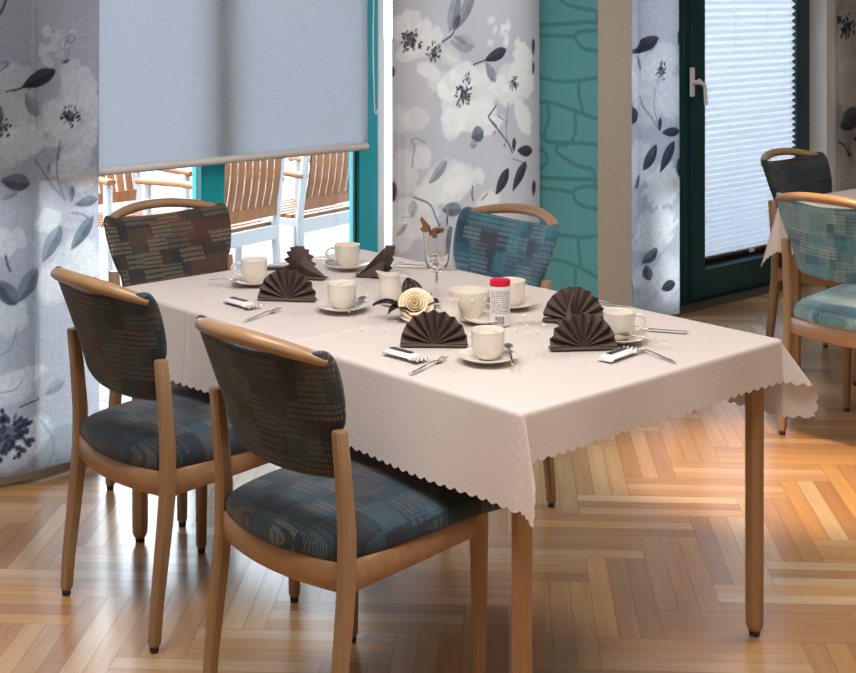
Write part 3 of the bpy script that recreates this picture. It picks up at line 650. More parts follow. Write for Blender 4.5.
def chair_meshes():
    D = {}
    for s, k in ((-1, 'l'), (1, 'r')):
        D['rear' + k] = MB().post([(s * .224, .0, .012, .016, .016), (s * .224, .0005, .020, .027, .028), (s * .224, .006, .10, .029, .030), (s * .223, .030, .30, .033, .036), (s * .222, .040, .40, .034, .038), (s * .222, .040, .50, .033, .036), (s * .222, .030, .62, .031, .033), (s * .222, .020, .712, .030, .030), (s * .222, .0195, .717, .026, .026)]).mesh('leg')
        D['front' + k] = MB().post([(s * .224, .431, .012, .016, .016), (s * .224, .431, .020, .026, .026), (s * .224, .431, .12, .028, .028), (s * .224, .431, .36, .036, .036), (s * .224, .431, .452, .036, .036)]).mesh('leg')
        for q, y in (('rear', 0), ('front', .431)):
            D['glide' + q + k] = MB().lathe([(.010, 0), (.0115, .003), (.0115, .014)], 12, (s * .224, y, 0)).mesh('glide')
    f = MB()
    for s in (-1, 1): f.bar([(s * .222, .05, .404), (s * .223, .24, .414), (s * .224, .42, .422)], .022, [.062, .058, .050], r=.15)
    f.bar([(-.21 + .42 * i / 12, .040 - .034 * (1 - ((i - 6) / 6) ** 2), .402) for i in range(13)], .022, .062, r=.15)
    f.bar([(-.21, .431, .424), (.21, .431, .424)], .022, .046, r=.15)
    D['frame'] = f.mesh('seat_frame')
    # seat cushion
    o = [(-.20 + .40 * i / 8, .032 - .046 * (1 - ((i - 4) / 4) ** 2)) for i in range(9)]
    o = o + [(.222, .085), (.236, .16), (.243, .28), (.247, .40), (.243, .48), (.218, .532), (.12, .552), (0, .557)]
    o = o + [(-x, y) for x, y in reversed(o[9:-1])]
    ol = spline(o, 3)
    lay = [(.0, .427), (.5, .427), (.94, .427), (.98, .429), (1.0, .437), (1.003, .452), (.995, .464), (.975, .473), (.93, .481), (.85, .487), (.7, .492), (.45, .495), (.25, .496), (0.001, .496)]
    rings = pillow(ol, lay)
    def slope(p):
        x, y, z = p; k = (z - .427) / .066
        return (x, y, z + .012 + .020 * (y - .25) / .25 * .5 - .022 * max(0, (y - .40) / .14) ** 1.6 - .006 * (x / .24) ** 2 * k)
    sm = MB().loft([[slope(p) for p in r] for r in rings], True)
    D['seat'] = sm.mesh('seat', uv=lambda c: (c.x, c.y - .10 * c.z))
    # back pad
    top = [(x, .884 - .014 * (1 - (x / .2) ** 2)) for x in (-.2, -.15, -.1, -.05, 0, .05, .1, .15, .2)]
    o = [(-.190, .600), (-.1, .592), (0, .589), (.1, .592), (.190, .600), (.202, .618), (.204, .66), (.208, .705), (.221, .728), (.233, .77), (.241, .82), (.242, .865), (.232, .889), (.212, .891)]
    o += list(reversed(top)) + [(-.212, .891), (-.232, .889), (-.242, .865), (-.241, .82), (-.233, .77), (-.221, .728), (-.208, .705), (-.204, .66), (-.202, .618)]
    ol = spline(o, 3)
    lay = [(0.001, -.014), (.4, -.014), (.75, -.0135), (.92, -.012), (.975, -.008), (1.0, 0.0), (.992, .009), (.965, .016), (.90, .0205), (.75, .0235), (.5, .025), (.25, .0255), (0.001, .026)]
    rings = [[(x, lean(x, z) + h, z) for x, z, h in r] for r in pillow(ol, lay)]
    D['back'] = MB().loft(rings).mesh('backrest', uv=lambda c: (c.x + c.y * .4, c.z - c.y * .3))
    pts = []
    for i in range(25):
        a = -1 + 2 * i / 24; x = .230 * a; z = .868 + .034 * (1 - abs(a) ** 2.2)
        pts.append((x, lean(x, z) - .020 * (1 - a * a), z))
    wd = [.022 + .016 * (1 - abs(-1 + 2 * i / 24) ** 4) for i in range(25)]; ht = [.020 + .011 * (1 - (-1 + 2 * i / 24) ** 4) for i in range(25)]
    D['rail'] = MB().bar(pts, wd, ht, r=.32).mesh('top_rail')
    return D
CM = chair_meshes()
def make_chair(fab, label):
    t = thing('dining_chair', label, 'chair', group='upholstered dining chairs')
    fm = M[fab]
    for nm, key, mt in (('seat', 'seat', fm), ('backrest', 'back', fm), ('seat_frame', 'frame', M['beech_rail']), ('top_rail', 'rail', M['beech_rail'])):
        me = CM[key].copy(); me.materials.append(mt); o = link(nm, me, None, t); sharp(o, 50)
    for q in ('rear', 'front'):
        for k in 'lr':
            me = CM[q + k]
            if not me.materials: me.materials.append(M['beech'])
            o = sharp(link('leg', me, None, t), 35)
            g = CM['glide' + q + k]
            if not g.materials: g.materials.append(M['glide'])
            link('glide', g, None, o)
    return t
def put(c, x, y, a):  # a: direction the sitter faces
    c.location = (x, y, 0); c.rotation_euler = (0, 0, a - PI / 2); return c
navy = put(make_chair('fab_navy', 'navy patchwork chair seen from behind, second from the front on the near side'), 1.847, 3.294, .006)
c2 = dup(navy, (0, 0, 0), 0, 'navy patchwork chair nearest the camera, its seat fully in view'); put(c2, 1.822, 2.554, .0227)
put(make_chair('fab_brown', 'brown patchwork chair at the window end of the laid table'), 2.564, 4.1625, -PI / 2 + .007)
te = put(make_chair('fab_teal', 'blue patchwork chair on the far side, in front of the teal stone wall'), 3.317, 3.316, 3.075)
c5 = make_chair('fab_teal_lit', 'teal patchwork chair at the right edge, its fabric coloured as window-lit, seen from behind at the second table'); put(c5, 4.466, 2.80, 0)
put(make_chair('fab_dark', 'dark charcoal chair in front of the pleated blind at the second table'), 5.468, 3.624, -PI / 2)

# ------------------------------------------------------------------ tables and tablecloths
TX, TY, HX, HY, ZT = 2.607, 2.922, .462, .83, .755
def make_table(label):
    t = thing('dining_table', label, 'table', (TX, TY, 0), group='rectangular dining tables')
    o = MB().box(-HX + .004, HX - .004, -HY + .004, HY - .004, .722, .7505).obj('tabletop', M['table_wood'], t, False); mod_bevel(o, .006, 3)
    a = MB()
    for s in (-1, 1):
        a.box(-HX + .06, HX - .06, s * (HY - .05) - .011, s * (HY - .05) + .011, .655, .722); a.box(s * (HX - .05) - .011, s * (HX - .05) + .011, -HY + .06, HY - .06, .655, .722)
    a.obj('apron', M['table_wood'], t, False)
    for sx in (-1, 1):
        for sy in (-1, 1):
            x, y = sx * (HX - .041), sy * (HY - .041)
            l = MB().post([(x, y, .010, .020, .020), (x, y, .016, .032, .032), (x, y, .026, .040, .040), (x, y, .05, .0425, .0425), (x, y, .722, .0445, .0445)], r=.28).obj('leg', M['table_wood'], t)
            MB().lathe([(.012, 0), (.014, .003), (.014, .012)], 14, (x, y, 0)).obj('glide', M['glide'], l)
    return t
tb = make_table('long wooden table in the middle, under the cloth laid for coffee')
def make_cloth():
    ov = {'x-': .205, 'x+': .20, 'y-': .105, 'y+': .20}
    step = .0058; x0, x1, y0, y1 = -HX - ov['x-'], HX + ov['x+'], -HY - ov['y-'], HY + ov['y+']
    nx, ny = int((x1 - x0) / step), int((y1 - y0) / step)
    Rr = .010
    vs, uvs = [], []
    sc = lambda t: abs(math.sin(PI * t / .031)) ** .7
    for i in range(nx + 1):
        for j in range(ny + 1):
            x = x0 + (x1 - x0) * i / nx; y = y0 + (y1 - y0) * j / ny
            uvs.append((x, y))
            # scalloped outline
            ed = min(x - x0, x1 - x, y - y0, y1 - y)
            bx, by = x, y
            if x < -HX: x -= .010 * sc(by) * (1 - (bx - x0) / ov['x-']) ** 3
            if x > HX: x += .010 * sc(by) * (1 - (x1 - bx) / ov['x+']) ** 3
            if y < -HY: y -= .010 * sc(bx) * (1 - (by - y0) / ov['y-']) ** 3
            if y > HY: y += .010 * sc(bx) * (1 - (y1 - by) / ov['y+']) ** 3
            ex, ey = max(abs(x) - HX, 0), max(abs(y) - HY, 0); sx, sy = (1 if x > 0 else -1), (1 if y > 0 else -1)
            r = math.hypot(ex, ey)
            bxx, byy = max(-HX, min(HX, x)), max(-HY, min(HY, y))
            if r == 0:
                z = .0025 * math.exp(-((y - .448 - .02 * x) / .006) ** 2) + .0035 * math.exp(-((y + .02 - .015 * math.sin(x * 5)) / .006) ** 2) + .0012 * math.sin(x * 9) * math.sin(y * 7 + 1)
                z *= min(1, (HX - abs(x)) / .02, (HY - abs(y)) / .02)
                vs.append((x, y, z)); continue
            ph = math.atan2(ey, ex); s2 = math.sin(2 * ph)
            if sx < 0 and sy < 0: bul = .22
            elif sx > 0 and sy < 0: bul = .52
            elif sx < 0: bul = .20
            else: bul = .48
            wv = .045 * math.sin(y * 11 + 1.3) if ex > 0 and ey == 0 else (.05 * math.sin(x * 13 + .5) if ey > 0 and ex == 0 else 0)
            wv *= max(0, min(1, ((HX - abs(x)) if ey > 0 else (HY - abs(y))) / .15)) if (ex == 0 or ey == 0) else 0
            fl = .07 + bul * s2 ** 2 + wv
            if sx < 0 and sy < 0: ph = PI / 2 * (ph / (PI / 2)) ** .25
            q = Rr * PI / 2
            if r < q: a = r / Rr; out, dn = Rr * math.sin(a), Rr * (1 - math.cos(a))
            else: out, dn = Rr + fl * (r - q), Rr + math.sqrt(1 - fl * fl) * (r - q)
            cr = .0025 * math.exp(-((y - .448) / .006) ** 2) + .004 * math.exp(-((y + .02) / .007) ** 2) if ex > 0 and ey == 0 else 0
            vs.append((bxx + sx * (out + cr) * math.cos(ph), byy + sy * out * math.sin(ph), -dn))
    fs = [(i * (ny + 1) + j, (i + 1) * (ny + 1) + j, (i + 1) * (ny + 1) + j + 1, i * (ny + 1) + j + 1) for i in range(nx) for j in range(ny)]
    me = bpy.data.meshes.new('tablecloth'); me.from_pydata(vs, [], fs)
    l = me.uv_layers.new(name='UVMap'); arr = np.array(uvs, np.float32); li = np.zeros(len(me.loops), np.int32); me.loops.foreach_get('vertex_index', li); l.data.foreach_set('uv', arr[li].ravel())
    return me
clm = make_cloth()
cl = tag(link('tablecloth', clm, M['cloth']), 'cream dotted tablecloth with scalloped hem on the laid table', 'tablecloth', 'scalloped tablecloths'); cl.location = (TX, TY, ZT - .003)
T2 = (5.52, 2.60)
dup(tb, (*T2, 0), 0, 'second wooden table at the right edge, behind the teal chair')
c = cl.copy(); COL.objects.link(c); c.location = (*T2, ZT - .003); c['label'] = 'white tablecloth with hanging corner on the second table at right'
ZC_ = ZT + .0005   # top of the cloth

# ------------------------------------------------------------------ tableware
def at(px, py, z=None): x, y = on_z(px, py, ZC_); return (x, y, ZC_ if z is None else z)
def cup_mesh():
    prof = [(.0, 0), (.020, 0), (.024, .002), (.026, .006), (.0345, .014), (.038, .026), (.0395, .045), (.040, .066), (.0405, .0685), (.039, .069), (.0375, .066), (.0365, .045), (.034, .022), (.026, .012), (.0, .011)]
    return MB().lathe(prof, 36, cap=False).mesh('cup_body')
def handle_pts(r, z0, z1, out): 
    return [(r - .004, 0, z1), (r + out * .55, 0, z1 + .002), (r + out, 0, z1 - (z1 - z0) * .25), (r + out * .95, 0, z1 - (z1 - z0) * .55), (r + out * .5, 0, z0 + .002), (r - .006, 0, z0 - .002)]
def sm3(pts, n=5):
    out = []; P = [Vector(p) for p in pts]
    for i in range(len(P) - 1):
        p0, p1, p2, p3 = P[max(i - 1, 0)], P[i], P[i + 1], P[min(i + 2, len(P) - 1)]
        for k in range(n):
            t = k / n; out.append(.5 * ((2 * p1) + (-p0 + p2) * t + (2 * p0 - 5 * p1 + 4 * p2 - p3) * t * t + (-p0 + 3 * p1 - 3 * p2 + p3) * t ** 3))
    return out + [P[-1]]
def make_cup(label):
    t = thing('coffee_cup', label, 'cup', group='cream coffee cups')
    link('cup_body', cup_mesh(), M['porcelain'], t)
    MB().tube(sm3(handle_pts(.039, .022, .056, .026)), (.0038, .0055), 10, up=(0, 1, 0)).obj('handle', M['porcelain'], t)
    return t
def make_saucer(label):
    prof = [(0, 0), (.030, 0), (.033, .002), (.045, .005), (.062, .010), (.071, .015), (.0725, .0165), (.071, .0175), (.060, .0135), (.044, .0085), (.032, .006), (0, .006)]
    o = MB().lathe(prof, 44, cap=False).obj('saucer', M['porcelain'], None); return tag(o, label, 'saucer', 'cream saucers')
def spoon_mesh():
    m = MB()
    m.tube(sm3([(0, 0, .004), (.03, 0, .006), (.06, 0, .005), (.085, 0, .003), (.10, 0, .0025)], 3), [(.0028, .001)] * 13, 8)
    def bowl(u, v):
        a = 2 * PI * u; r = v; return (-.018 + .019 * r * math.cos(a), .0115 * r * math.sin(a), .004 + .004 * (r * r - 1) + .0)
    m.grid(bowl, 20, 5)
    return m.mesh('teaspoon')
def fork_mesh():
    m = MB()
    m.tube(sm3([(-.115, 0, .002), (-.07, 0, .003), (-.02, 0, .006), (.004, 0, .004)], 4), [(.0042, .0012)] * 6 + [(.0026, .0014)] * 5 + [(.0070, .001)] * 2, 8)
    m.tube([(.002, 0, .004), (.012, 0, .0025), (.018, 0, .002)], [(.0065, .001), (.0092, .001), (.009, .001)], 8)
    for y in (-.0075, -.0025, .0025, .0075): m.tube([(.016, y, .002), (.03, y, .003), (.043, y * .95, .006)], [(.0015, .0009), (.0014, .0008), (.0008, .0006)], 6)
    return m.mesh('fork')
def knife_mesh():
    m = MB()
    m.tube(sm3([(-.10, 0, .004), (-.06, 0, .004), (-.01, 0, .0035), (.0, 0, .003)], 4), [(.0055, .003)] * 9 + [(.004, .0025)] * 4, 8)
    m.tube(sm3([(-.002, 0, .003), (.04, 0, .0025), (.085, 0, .0025), (.105, .002, .0025)], 4), [(.005, .001)] + [(.0075, .001)] * 10 + [(.004, .0009), (.001, .0006)], 8)
    return m.mesh('knife')
CMB, SPM, FKM, KNM = make_cup, spoon_mesh(), fork_mesh(), knife_mesh()
for me in (SPM, FKM, KNM): me.materials.append(M['steel'])
def flat(me, name, label, cat, group, px, py, px2, py2, dz=.0005, z=None):
    """lay cutlery with its middle at the first photo point, pointing to the second"""
    a = Vector(at(px, py)); b = Vector(at(px2, py2)); d = b - a
    o = link(name, me); tag(o, label, cat, group); o.location = (a.x, a.y, (ZC_ if z is None else z) + dz); o.rotation_euler = (0, 0, math.atan2(d.y, d.x)); return o
c0 = make_cup('cream cup near the left end of the table, beside the brown chair'); s0 = make_saucer('cream saucer under the leftmost cup')
VIEW = math.atan2(-ST, CT)      # heading of the camera in the room
LEFT, RIGHT = VIEW + PI / 2, VIEW - PI / 2
cups = [(254, 284, LEFT + .15, None, None), (347, 268, LEFT + .2, 'cream cup on the window side, left of the pyramid-shaped napkin', 'cream saucer under the cup nearest the window frame'),
        (342, 310, VIEW + .3, 'cream cup in the middle left, between a fan napkin and the small jug', 'cream saucer with a teaspoon, left of the small jug'),
        (511, 307, LEFT + 1.2, 'cream cup half hidden behind the red-capped shaker', 'cream saucer behind the red-capped shaker'),
        (488, 361, VIEW - .6, 'cream cup nearest the camera, right of the front fan napkin', 'cream saucer nearest the camera with a spoon at its right rim'),
        (619, 341, RIGHT + .05, 'cream cup at the right end of the table with handle to the right', 'cream saucer at the right end of the table')]
for i, (px, py, a, lc, ls) in enumerate(cups):
    x, y, z = at(px, py)
    if i == 0: cc, ss = c0, s0
    else: cc = dup(c0, (0, 0, 0), 0, lc); ss = s0.copy(); COL.objects.link(ss); ss['label'] = ls
    ss.location = (x, y, z); cc.location = (x, y, z + .0069); cc.rotation_euler = (0, 0, a)
G = 'teaspoons on the saucers'
def spoon(px, py, px2, py2, label, tilt=0, h=.0205):
    o = flat(SPM, 'teaspoon', label, 'spoon', G, px, py, px2, py2, h); o.rotation_euler.y = tilt; return o
spoon(231, 288, 205, 282, 'teaspoon pointing left beside the leftmost cup', .12)
spoon(328, 268, 315, 262, 'teaspoon on the saucer nearest the window frame', .1)
spoon(360, 309, 341, 323, 'teaspoon lying across the middle left saucer', .1)
spoon(487, 306, 477, 300, 'teaspoon behind the shaker, left of the half hidden cup', .1)
spoon(509, 361, 514, 377, 'teaspoon at the rim of the saucer nearest the camera', .10, .026)
spoon(630, 345, 658, 347, 'teaspoon on the saucer at the right end', .1)
G = 'cake forks'
flat(FKM, 'fork', 'fork lying below the left fan napkin', 'fork', G, 270, 313, 288, 307)
flat(FKM, 'fork', 'fork in front of the front fan napkin', 'fork', G, 436, 363, 452, 356)
flat(FKM, 'fork', 'fork at the right end, beside the wrapped biscuit', 'fork', G, 645, 352, 628, 346)
flat(FKM, 'fork', 'fork on the far side, behind the tall glass', 'fork', G, 412, 264, 397, 264)
flat(KNM, 'knife', 'dark knife behind the cup at the right end', 'knife', 'table knives', 648, 330, 668, 331.5)
flat(KNM, 'knife', 'knife on the far side, beside the tall glass foot', 'knife', 'table knives', 425, 268, 450, 269)
flat(KNM, 'knife', 'knife lying at the far right behind the fan napkins', 'knife', 'table knives', 598, 303, 612, 305)

# napkins folded as standing fans
def napkin_mesh(r0=.088, n=9):
    m = MB(); vs = []; nr = 6; cols = 2 * n + 1
    for j in range(cols):
        a = R(4) + (PI - R(8)) * j / (cols - 1); off = 1 if j % 2 else -1
        for i in range(nr + 1):
            r = .006 + (r0 - .006) * i / nr; d = off * .013 * (i / nr) ** .8
            vs.append((r * math.cos(a) * 1.02, d + .02 * (r * math.sin(a) / r0) ** 2 * -.8, .003 + r * math.sin(a) * (1.0 if j % 2 else .985)))
    fs = [(j * (nr + 1) + i, (j + 1) * (nr + 1) + i, (j + 1) * (nr + 1) + i + 1, j * (nr + 1) + i + 1) for j in range(cols - 1) for i in range(nr)]
    m.add(vs, fs)
    return m.mesh('fan', fix=False)
def flap_mesh():
    # triangular stand folded behind the fan, plus the flat folded foot
    m = MB()
    def f(u, v): # u along depth, v up
        y = .006 + .085 * u; h = .080 * (1 - u) ** 1.15; return (.012 * (1 - 2 * abs(v - .5)) * (1 - .5 * u) * (1 if True else 0) + .006 * math.sin(u * 5), y, .002 + h * v)
    m.grid(f, 12, 6)
    m.add([(-.05, .004, .002), (.05, .004, .002), (.022, .092, .002), (-.012, .095, .003)], [(0, 1, 2, 3)])
    return m.mesh('support_flap', fix=False)
def make_napkin(label):
    t = thing('napkin', label, 'napkin', group='brown fan-folded napkins')
    solid(link('fan', NAPF, M['napkin'], t, False), .0022); solid(link('support_flap', NAPS, M['napkin'], t, False), .0025)
    b = MB().box(-.090, .090, -.014, .016, .0005, .006).obj('folded_foot', M['napkin'], t, False); mod_bevel(b, .002)
    return t
NAPF, NAPS = napkin_mesh(), flap_mesh()
FACE = math.atan2(-1, 0)
# local -Y is the fan's face; rotation so that it looks along heading h
def nap(px, py, h, label, src=[None], z=1.0):
    x, y, zz = at(px, py)
    if src[0] is None: src[0] = make_napkin(label); o = src[0]; o.scale = (.93, 1, 1)
    else: o = dup(src[0], (0, 0, 0), 0, label)
    o.location = (x, y, zz); o.rotation_euler = (0, 0, h + PI / 2); return o
BACK = VIEW + PI
nap(287, 300, BACK - .12, 'brown fan napkin second from left, facing the camera behind a silver wrapper')
nap(300, 276, LEFT - .45, 'brown napkin seen edge-on behind the left fan, its tail to the right')
nap(386, 275, RIGHT + .1, 'brown napkin like a pyramid, between the window-side cup and the small jug')
nap(434, 346, BACK - .05, 'brown fan napkin in front of the cream rose')
nap(583, 349, BACK + .1, 'brown fan napkin nearest the right end, left of a cream cup')
nap(574, 322, VIEW - .25, 'brown fan napkin seen from behind, back of the pair at right')

# wrapped biscuits
def make_biscuit(label):
    t = thing('wrapped_biscuit', label, 'biscuit', group='wrapped biscuits')
    def sec(x, w, h): return [(x, w / 2 * math.cos(2 * PI * k / 12) * (1.15 if abs(math.cos(2 * PI * k / 12)) > .6 else 1), .001 + h / 2 + h / 2 * math.sin(2 * PI * k / 12), ) for k in range(12)]
    rings = [sec(-.046, .030, .003), sec(-.040, .030, .010), sec(-.036, .032, .013), sec(.028, .032, .013), sec(.033, .030, .010), sec(.036, .030, .004)]
    MB().loft(rings).obj('wrapper', M['paper'], t, ang=60)
    def cr(u, v): return (.035 + .020 * u, (-.017 + .034 * v) * (1 + .25 * u), .004 + .004 * math.sin(v * 26) * u + .003 * u)
    solid(MB().grid(cr, 4, 26).obj('crimped_end', M['foil'], t), .0008)
    MB().box(-.034, .026, -.006, .006, .0138, .0150).obj('dark_stripe', M['darkwrap'], t, False)
    return t
b0 = make_biscuit('wrapped biscuit below the left fan napkin, beside a fork')
def bis(o, px, py, px2, py2):
    a = Vector(at(px, py)); b = Vector(at(px2, py2)); o.location = (a.x, a.y, ZC_); o.scale = (1.22, 1.22, 1.1); o.rotation_euler = (0, 0, math.atan2(b.y - a.y, b.x - a.x))
bis(b0, 240, 305, 258, 310)
bis(dup(b0, (0, 0, 0), 0, 'wrapped biscuit left of the front fork, below the front fan napkin'), 403, 357, 422, 362)
bis(dup(b0, (0, 0, 0), 0, 'wrapped biscuit at the right end, below the cream cup'), 618, 357, 638, 350)
dk = thing('cutlery_pouch', 'dark flat pouch lying at the window end behind the left napkins', 'pouch', at(280, 268), R(0))
o = MB().box(-.055, .055, -.022, .022, .0005, .008).obj('pouch_body', M['darkwrap'], dk, False); mod_bevel(o, .003)
MB().box(-.056, .056, -.004, .004, .0078, .0092).obj('white_band', M['paper'], dk, False)
dk.rotation_euler = (0, 0, RIGHT + .1)

# jugs, bowl
def make_jug(label, px, py, s, spout, handle=True):
    t = thing('milk_jug', label, 'jug', at(px, py), 0, 'cream milk jugs')
    prof = [(0, 0), (.022, 0), (.026, .003), (.030, .015), (.031, .028), (.027, .048), (.023, .062), (.0235, .074), (.0245, .078), (.0225, .078), (.021, .062), (.025, .048), (.028, .028), (.026, .008), (0, .006)]
    m = MB().lathe(prof, 36, cap=False)
    nv = []
    for x, y, z in m.v:
        r = math.hypot(x, y); a = math.atan2(y, x); k = max(0, (z - .045) / .033) * max(0, math.cos(a)) ** 6
        nv.append(((r + .016 * k) * math.cos(a) * s, (r + .016 * k) * math.sin(a) * s, (z + .008 * k) * s))
    m.v = nv; m.obj('jug_body', M['porcelain'], t, ang=60)
    if handle:
        MB().tube(sm3([(-.022 * s, 0, .070 * s), (-.036 * s, 0, .074 * s), (-.046 * s, 0, .060 * s), (-.042 * s, 0, .040 * s), (-.029 * s, 0, .024 * s)]), (.0035 * s, .005 * s), 10, up=(0, 1, 0)).obj('handle', M['porcelain'], t)
    t.rotation_euler = (0, 0, spout); return t
make_jug('small cream milk jug left of the cream rose', 391, 304, 1.08, LEFT - .1)
make_jug('small cream milk jug in front of the big sugar bowl', 450, 326, .9, LEFT + .3, False)
sb = thing('sugar_bowl', 'big cream sugar bowl with embossed dots, left of the shaker', 'bowl', at(469, 320))
MB().lathe([(0, 0), (.026, 0), (.028, .004), (.027, .010), (.036, .022), (.047, .042), (.0525, .064), (.054, .078), (.0545, .081), (.0525, .081), (.050, .064), (.044, .042), (.032, .024), (0, .016)], 44, cap=False).obj('bowl_body', M['porcelain'], sb)
for k in range(8):
    a = k * PI / 4 + .2; r = .0525
    m = MB().lathe([(0.0001, -.006), (.004, -.004), (.006, 0), (.004, .004), (.0001, .006)], 12); m.v = [(r * math.cos(a) + x * math.cos(a) * .4 - y * math.sin(a), r * math.sin(a) + x * math.sin(a) * .4 + y * math.cos(a), .062 + z) for x, y, z in m.v]
    m.obj('embossed_dot', M['porcelain'], sb)
pl = s0.copy(); COL.objects.link(pl); x, y, z = at(484, 323); pl.location = (x, y, z); pl['label'] = 'cream saucer without a cup, in front of the big sugar bowl'; pl.scale = (.75, .75, .9)

# shaker with red cap
sk = thing('sweetener_shaker', 'white sweetener shaker with red cap and printed label', 'shaker', at(500, 325), VIEW + PI); sk.scale = (1, 1, .93)
def ov(prof, n=36, ay=1.12): 
    m = MB().lathe(prof, n); m.v = [(x * .85, y * ay, z) for x, y, z in m.v]; return m
ov([(.021, 0), (.0235, .003), (.0235, .108), (.0225, .112)]).obj('bottle', plain('shaker_white', (.78, .77, .74), .35), sk)
ov([(.0235, .1115), (.0245, .113), (.0245, .124), (.0232, .129), (.018, .131), (.0, .1315)]).obj('cap', M['red_cap'], sk)
t = NT('shaker_label'); tc = t.n('ShaderNodeTexCoord'); sx = t.n('ShaderNodeSeparateXYZ'); t.l(tc.outputs['Object'], sx.inputs[0])
z_, y_ = sx.outputs[2], sx.outputs[1]
rows = t.math('LESS_THAN', t.math('FRACT', t.math('MULTIPLY', z_, 1 / .0052)), .5)
nz = t.n('ShaderNodeTexNoise', i_Scale=420., i_Detail=0.); t.l(tc.outputs['Object'], nz.inputs[0]); tx = t.math('MULTIPLY', rows, t.math('GREATER_THAN', nz.outputs[0], .42))
up = t.math('GREATER_THAN', z_, .036); tx = t.math('MULTIPLY', tx, up)
nb = t.n('ShaderNodeTexNoise', noise_dimensions='1D', i_Scale=900., i_Detail=0.); t.l(y_, nb.inputs['W'])
bar = t.math('MULTIPLY', t.math('GREATER_THAN', nb.outputs[0], .48), t.math('MULTIPLY', t.math('LESS_THAN', z_, .028), t.math('MULTIPLY', t.math('GREATER_THAN', z_, .006), t.math('LESS_THAN', y_, .010))))
bar = t.math('MULTIPLY', bar, t.math('GREATER_THAN', y_, -.014))
t.bsdf(t.mix(t.math('MAXIMUM', t.math('MULTIPLY', tx, .7), bar), (.70, .69, .67), (.05, .05, .06)), .4)
lm = MB(); lm.loft([[(.0238 * math.cos(a) * .86, .0238 * math.sin(a) * 1.125, z) for a in [R(-62 + 124 * k / 20) for k in range(21)]] for z in (.004, .1)], cap=False, closed=False)
lm.obj('label', t.m, sk)

# tall glass with butterflies
gl = thing('goblet', 'tall stemmed glass with butterflies on the rim behind the cream rose', 'glass', at(437, 306), VIEW + PI)
prof = [(.0, 0), (.034, 0), (.035, .002), (.020, .005), (.006, .010), (.0042, .03), (.0042, .082), (.006, .092), (.014, .099), (.027, .106), (.032, .124), (.037, .165), (.0435, .218), (.042, .218), (.0355, .165), (.0305, .124), (.023, .110), (.0, .106)]
MB().lathe(prof, 40, cap=False).obj('glass_body', M['crystal'], gl)
rr = random.Random(5)
for k in range(11):
    a, q, zz = rr.random() * 6.28, rr.random() * .017, .115 + .012 * (k % 4)
    m = MB().lathe([(0.0002, -.006), (.0055, -.003), (.0065, .001), (.004, .005), (.0002, .0065)], 7); m.v = [(x + q * math.cos(a), y + q * math.sin(a), z + zz) for x, y, z in m.v]; m.obj('glass_pebble', M['crystal'], gl, False)
def wing_mb(L, W, flip=1):
    m = MB(); top = [(0, 0), (L * .25, W * .55), (L * .65, W * .75), (L, W * .95), (L * .98, W * .45), (L * .7, W * .15), (L * .62, -W * .05), (L * .72, -W * .4), (L * .5, -W * .62), (L * .2, -W * .4)]
    n = len(top); m.add([(x * flip, -.001, z) for x, z in top] + [(x * flip, .001, z) for x, z in top], [tuple(range(n)), tuple(reversed(range(n, 2 * n)))] + [(i, (i + 1) % n, (i + 1) % n + n, i + n) for i in range(n)])
    return m
def butterfly(label, loc, rz, mat, s, tilt):
    t = thing('butterfly_ornament', label, 'ornament', loc, rz, 'butterflies on the tall glass')
    for f, q in ((1, .5), (-1, -.5)):
        w = wing_mb(.040 * s, .024 * s, f).obj('wing', mat, t, False); w.rotation_euler = (0, tilt, q)
    MB().tube([(0, 0, -.016 * s), (0, 0, 0), (0, 0, .014 * s)], [.001, .0025, .001], 8, up=(0, 1, 0)).obj('body', M['glide'] if mat is not M['steel'] else mat, t)
    return t
gx, gy, gz = gl.location
lx, ly = math.cos(LEFT), math.sin(LEFT); fx, fy = math.cos(VIEW), math.sin(VIEW)
butterfly('brown butterfly on the left rim of the tall glass', (gx + lx * .020 - fx * .052, gy + ly * .020 - fy * .052, gz + .218), VIEW - PI / 2, M['butterfly'], 1.0, .45)
butterfly('clear butterfly on the right rim of the tall glass', (gx - lx * .028 - fx * .022, gy - ly * .028 - fy * .022, gz + .242), VIEW - PI / 2 + .9, M['crystal'], .95, -1.1)

# cream rose with black ribbon leaves and silver wire
rs = thing('rose_ornament', 'cream fabric rose with black ribbon leaves and silver wire', 'flower', at(415, 318))
def petal_mb(rad, h, a0, wid, flare, z0):
    m = MB()
    def f(u, v):
        a = a0 + (u - .5) * wid; w = math.sin(PI * u) ** .35
        r = rad * (.35 + .65 * v ** .6) + flare * v ** 3; return (r * math.cos(a), r * math.sin(a), z0 + h * v * (.8 + .2 * w) - flare * .5 * v ** 4)
    m.grid(f, 12, 8); return m
ro = MB()
for ring, (rad, h, n, fl) in enumerate(((.007, .030, 2, 0), (.012, .032, 3, .001), (.018, .033, 4, .003), (.024, .033, 5, .006), (.029, .031, 5, .011))):
    for k in range(n): 
        p = petal_mb(rad * rng.uniform(.9, 1.1), h * rng.uniform(.85, 1.1), k * 2 * PI / n + ring * .9 + rng.uniform(-.2, .2), 2 * PI / n * 1.5, fl * rng.uniform(.7, 1.6), 0.0); ro.add(p.v, p.f)
bl = ro.obj('bloom', M['rose'], rs, ang=80, fix=False); solid(bl, .0012)
bl.scale = (1.15, 1.15, 1.15); bl.location = (0, 0, .026); bl.rotation_euler = Euler((R(52), 0, VIEW - PI / 2)); 
def leaf_mb(L, W, cup):
    return MB().grid(lambda u, v: (L * u, W * math.sin(PI * min(1, u * .95 + .05)) ** .8 * (v - .5), .004 + .030 * math.sin(PI * u * .8) + cup * (2 * v - 1) ** 2), 14, 6)
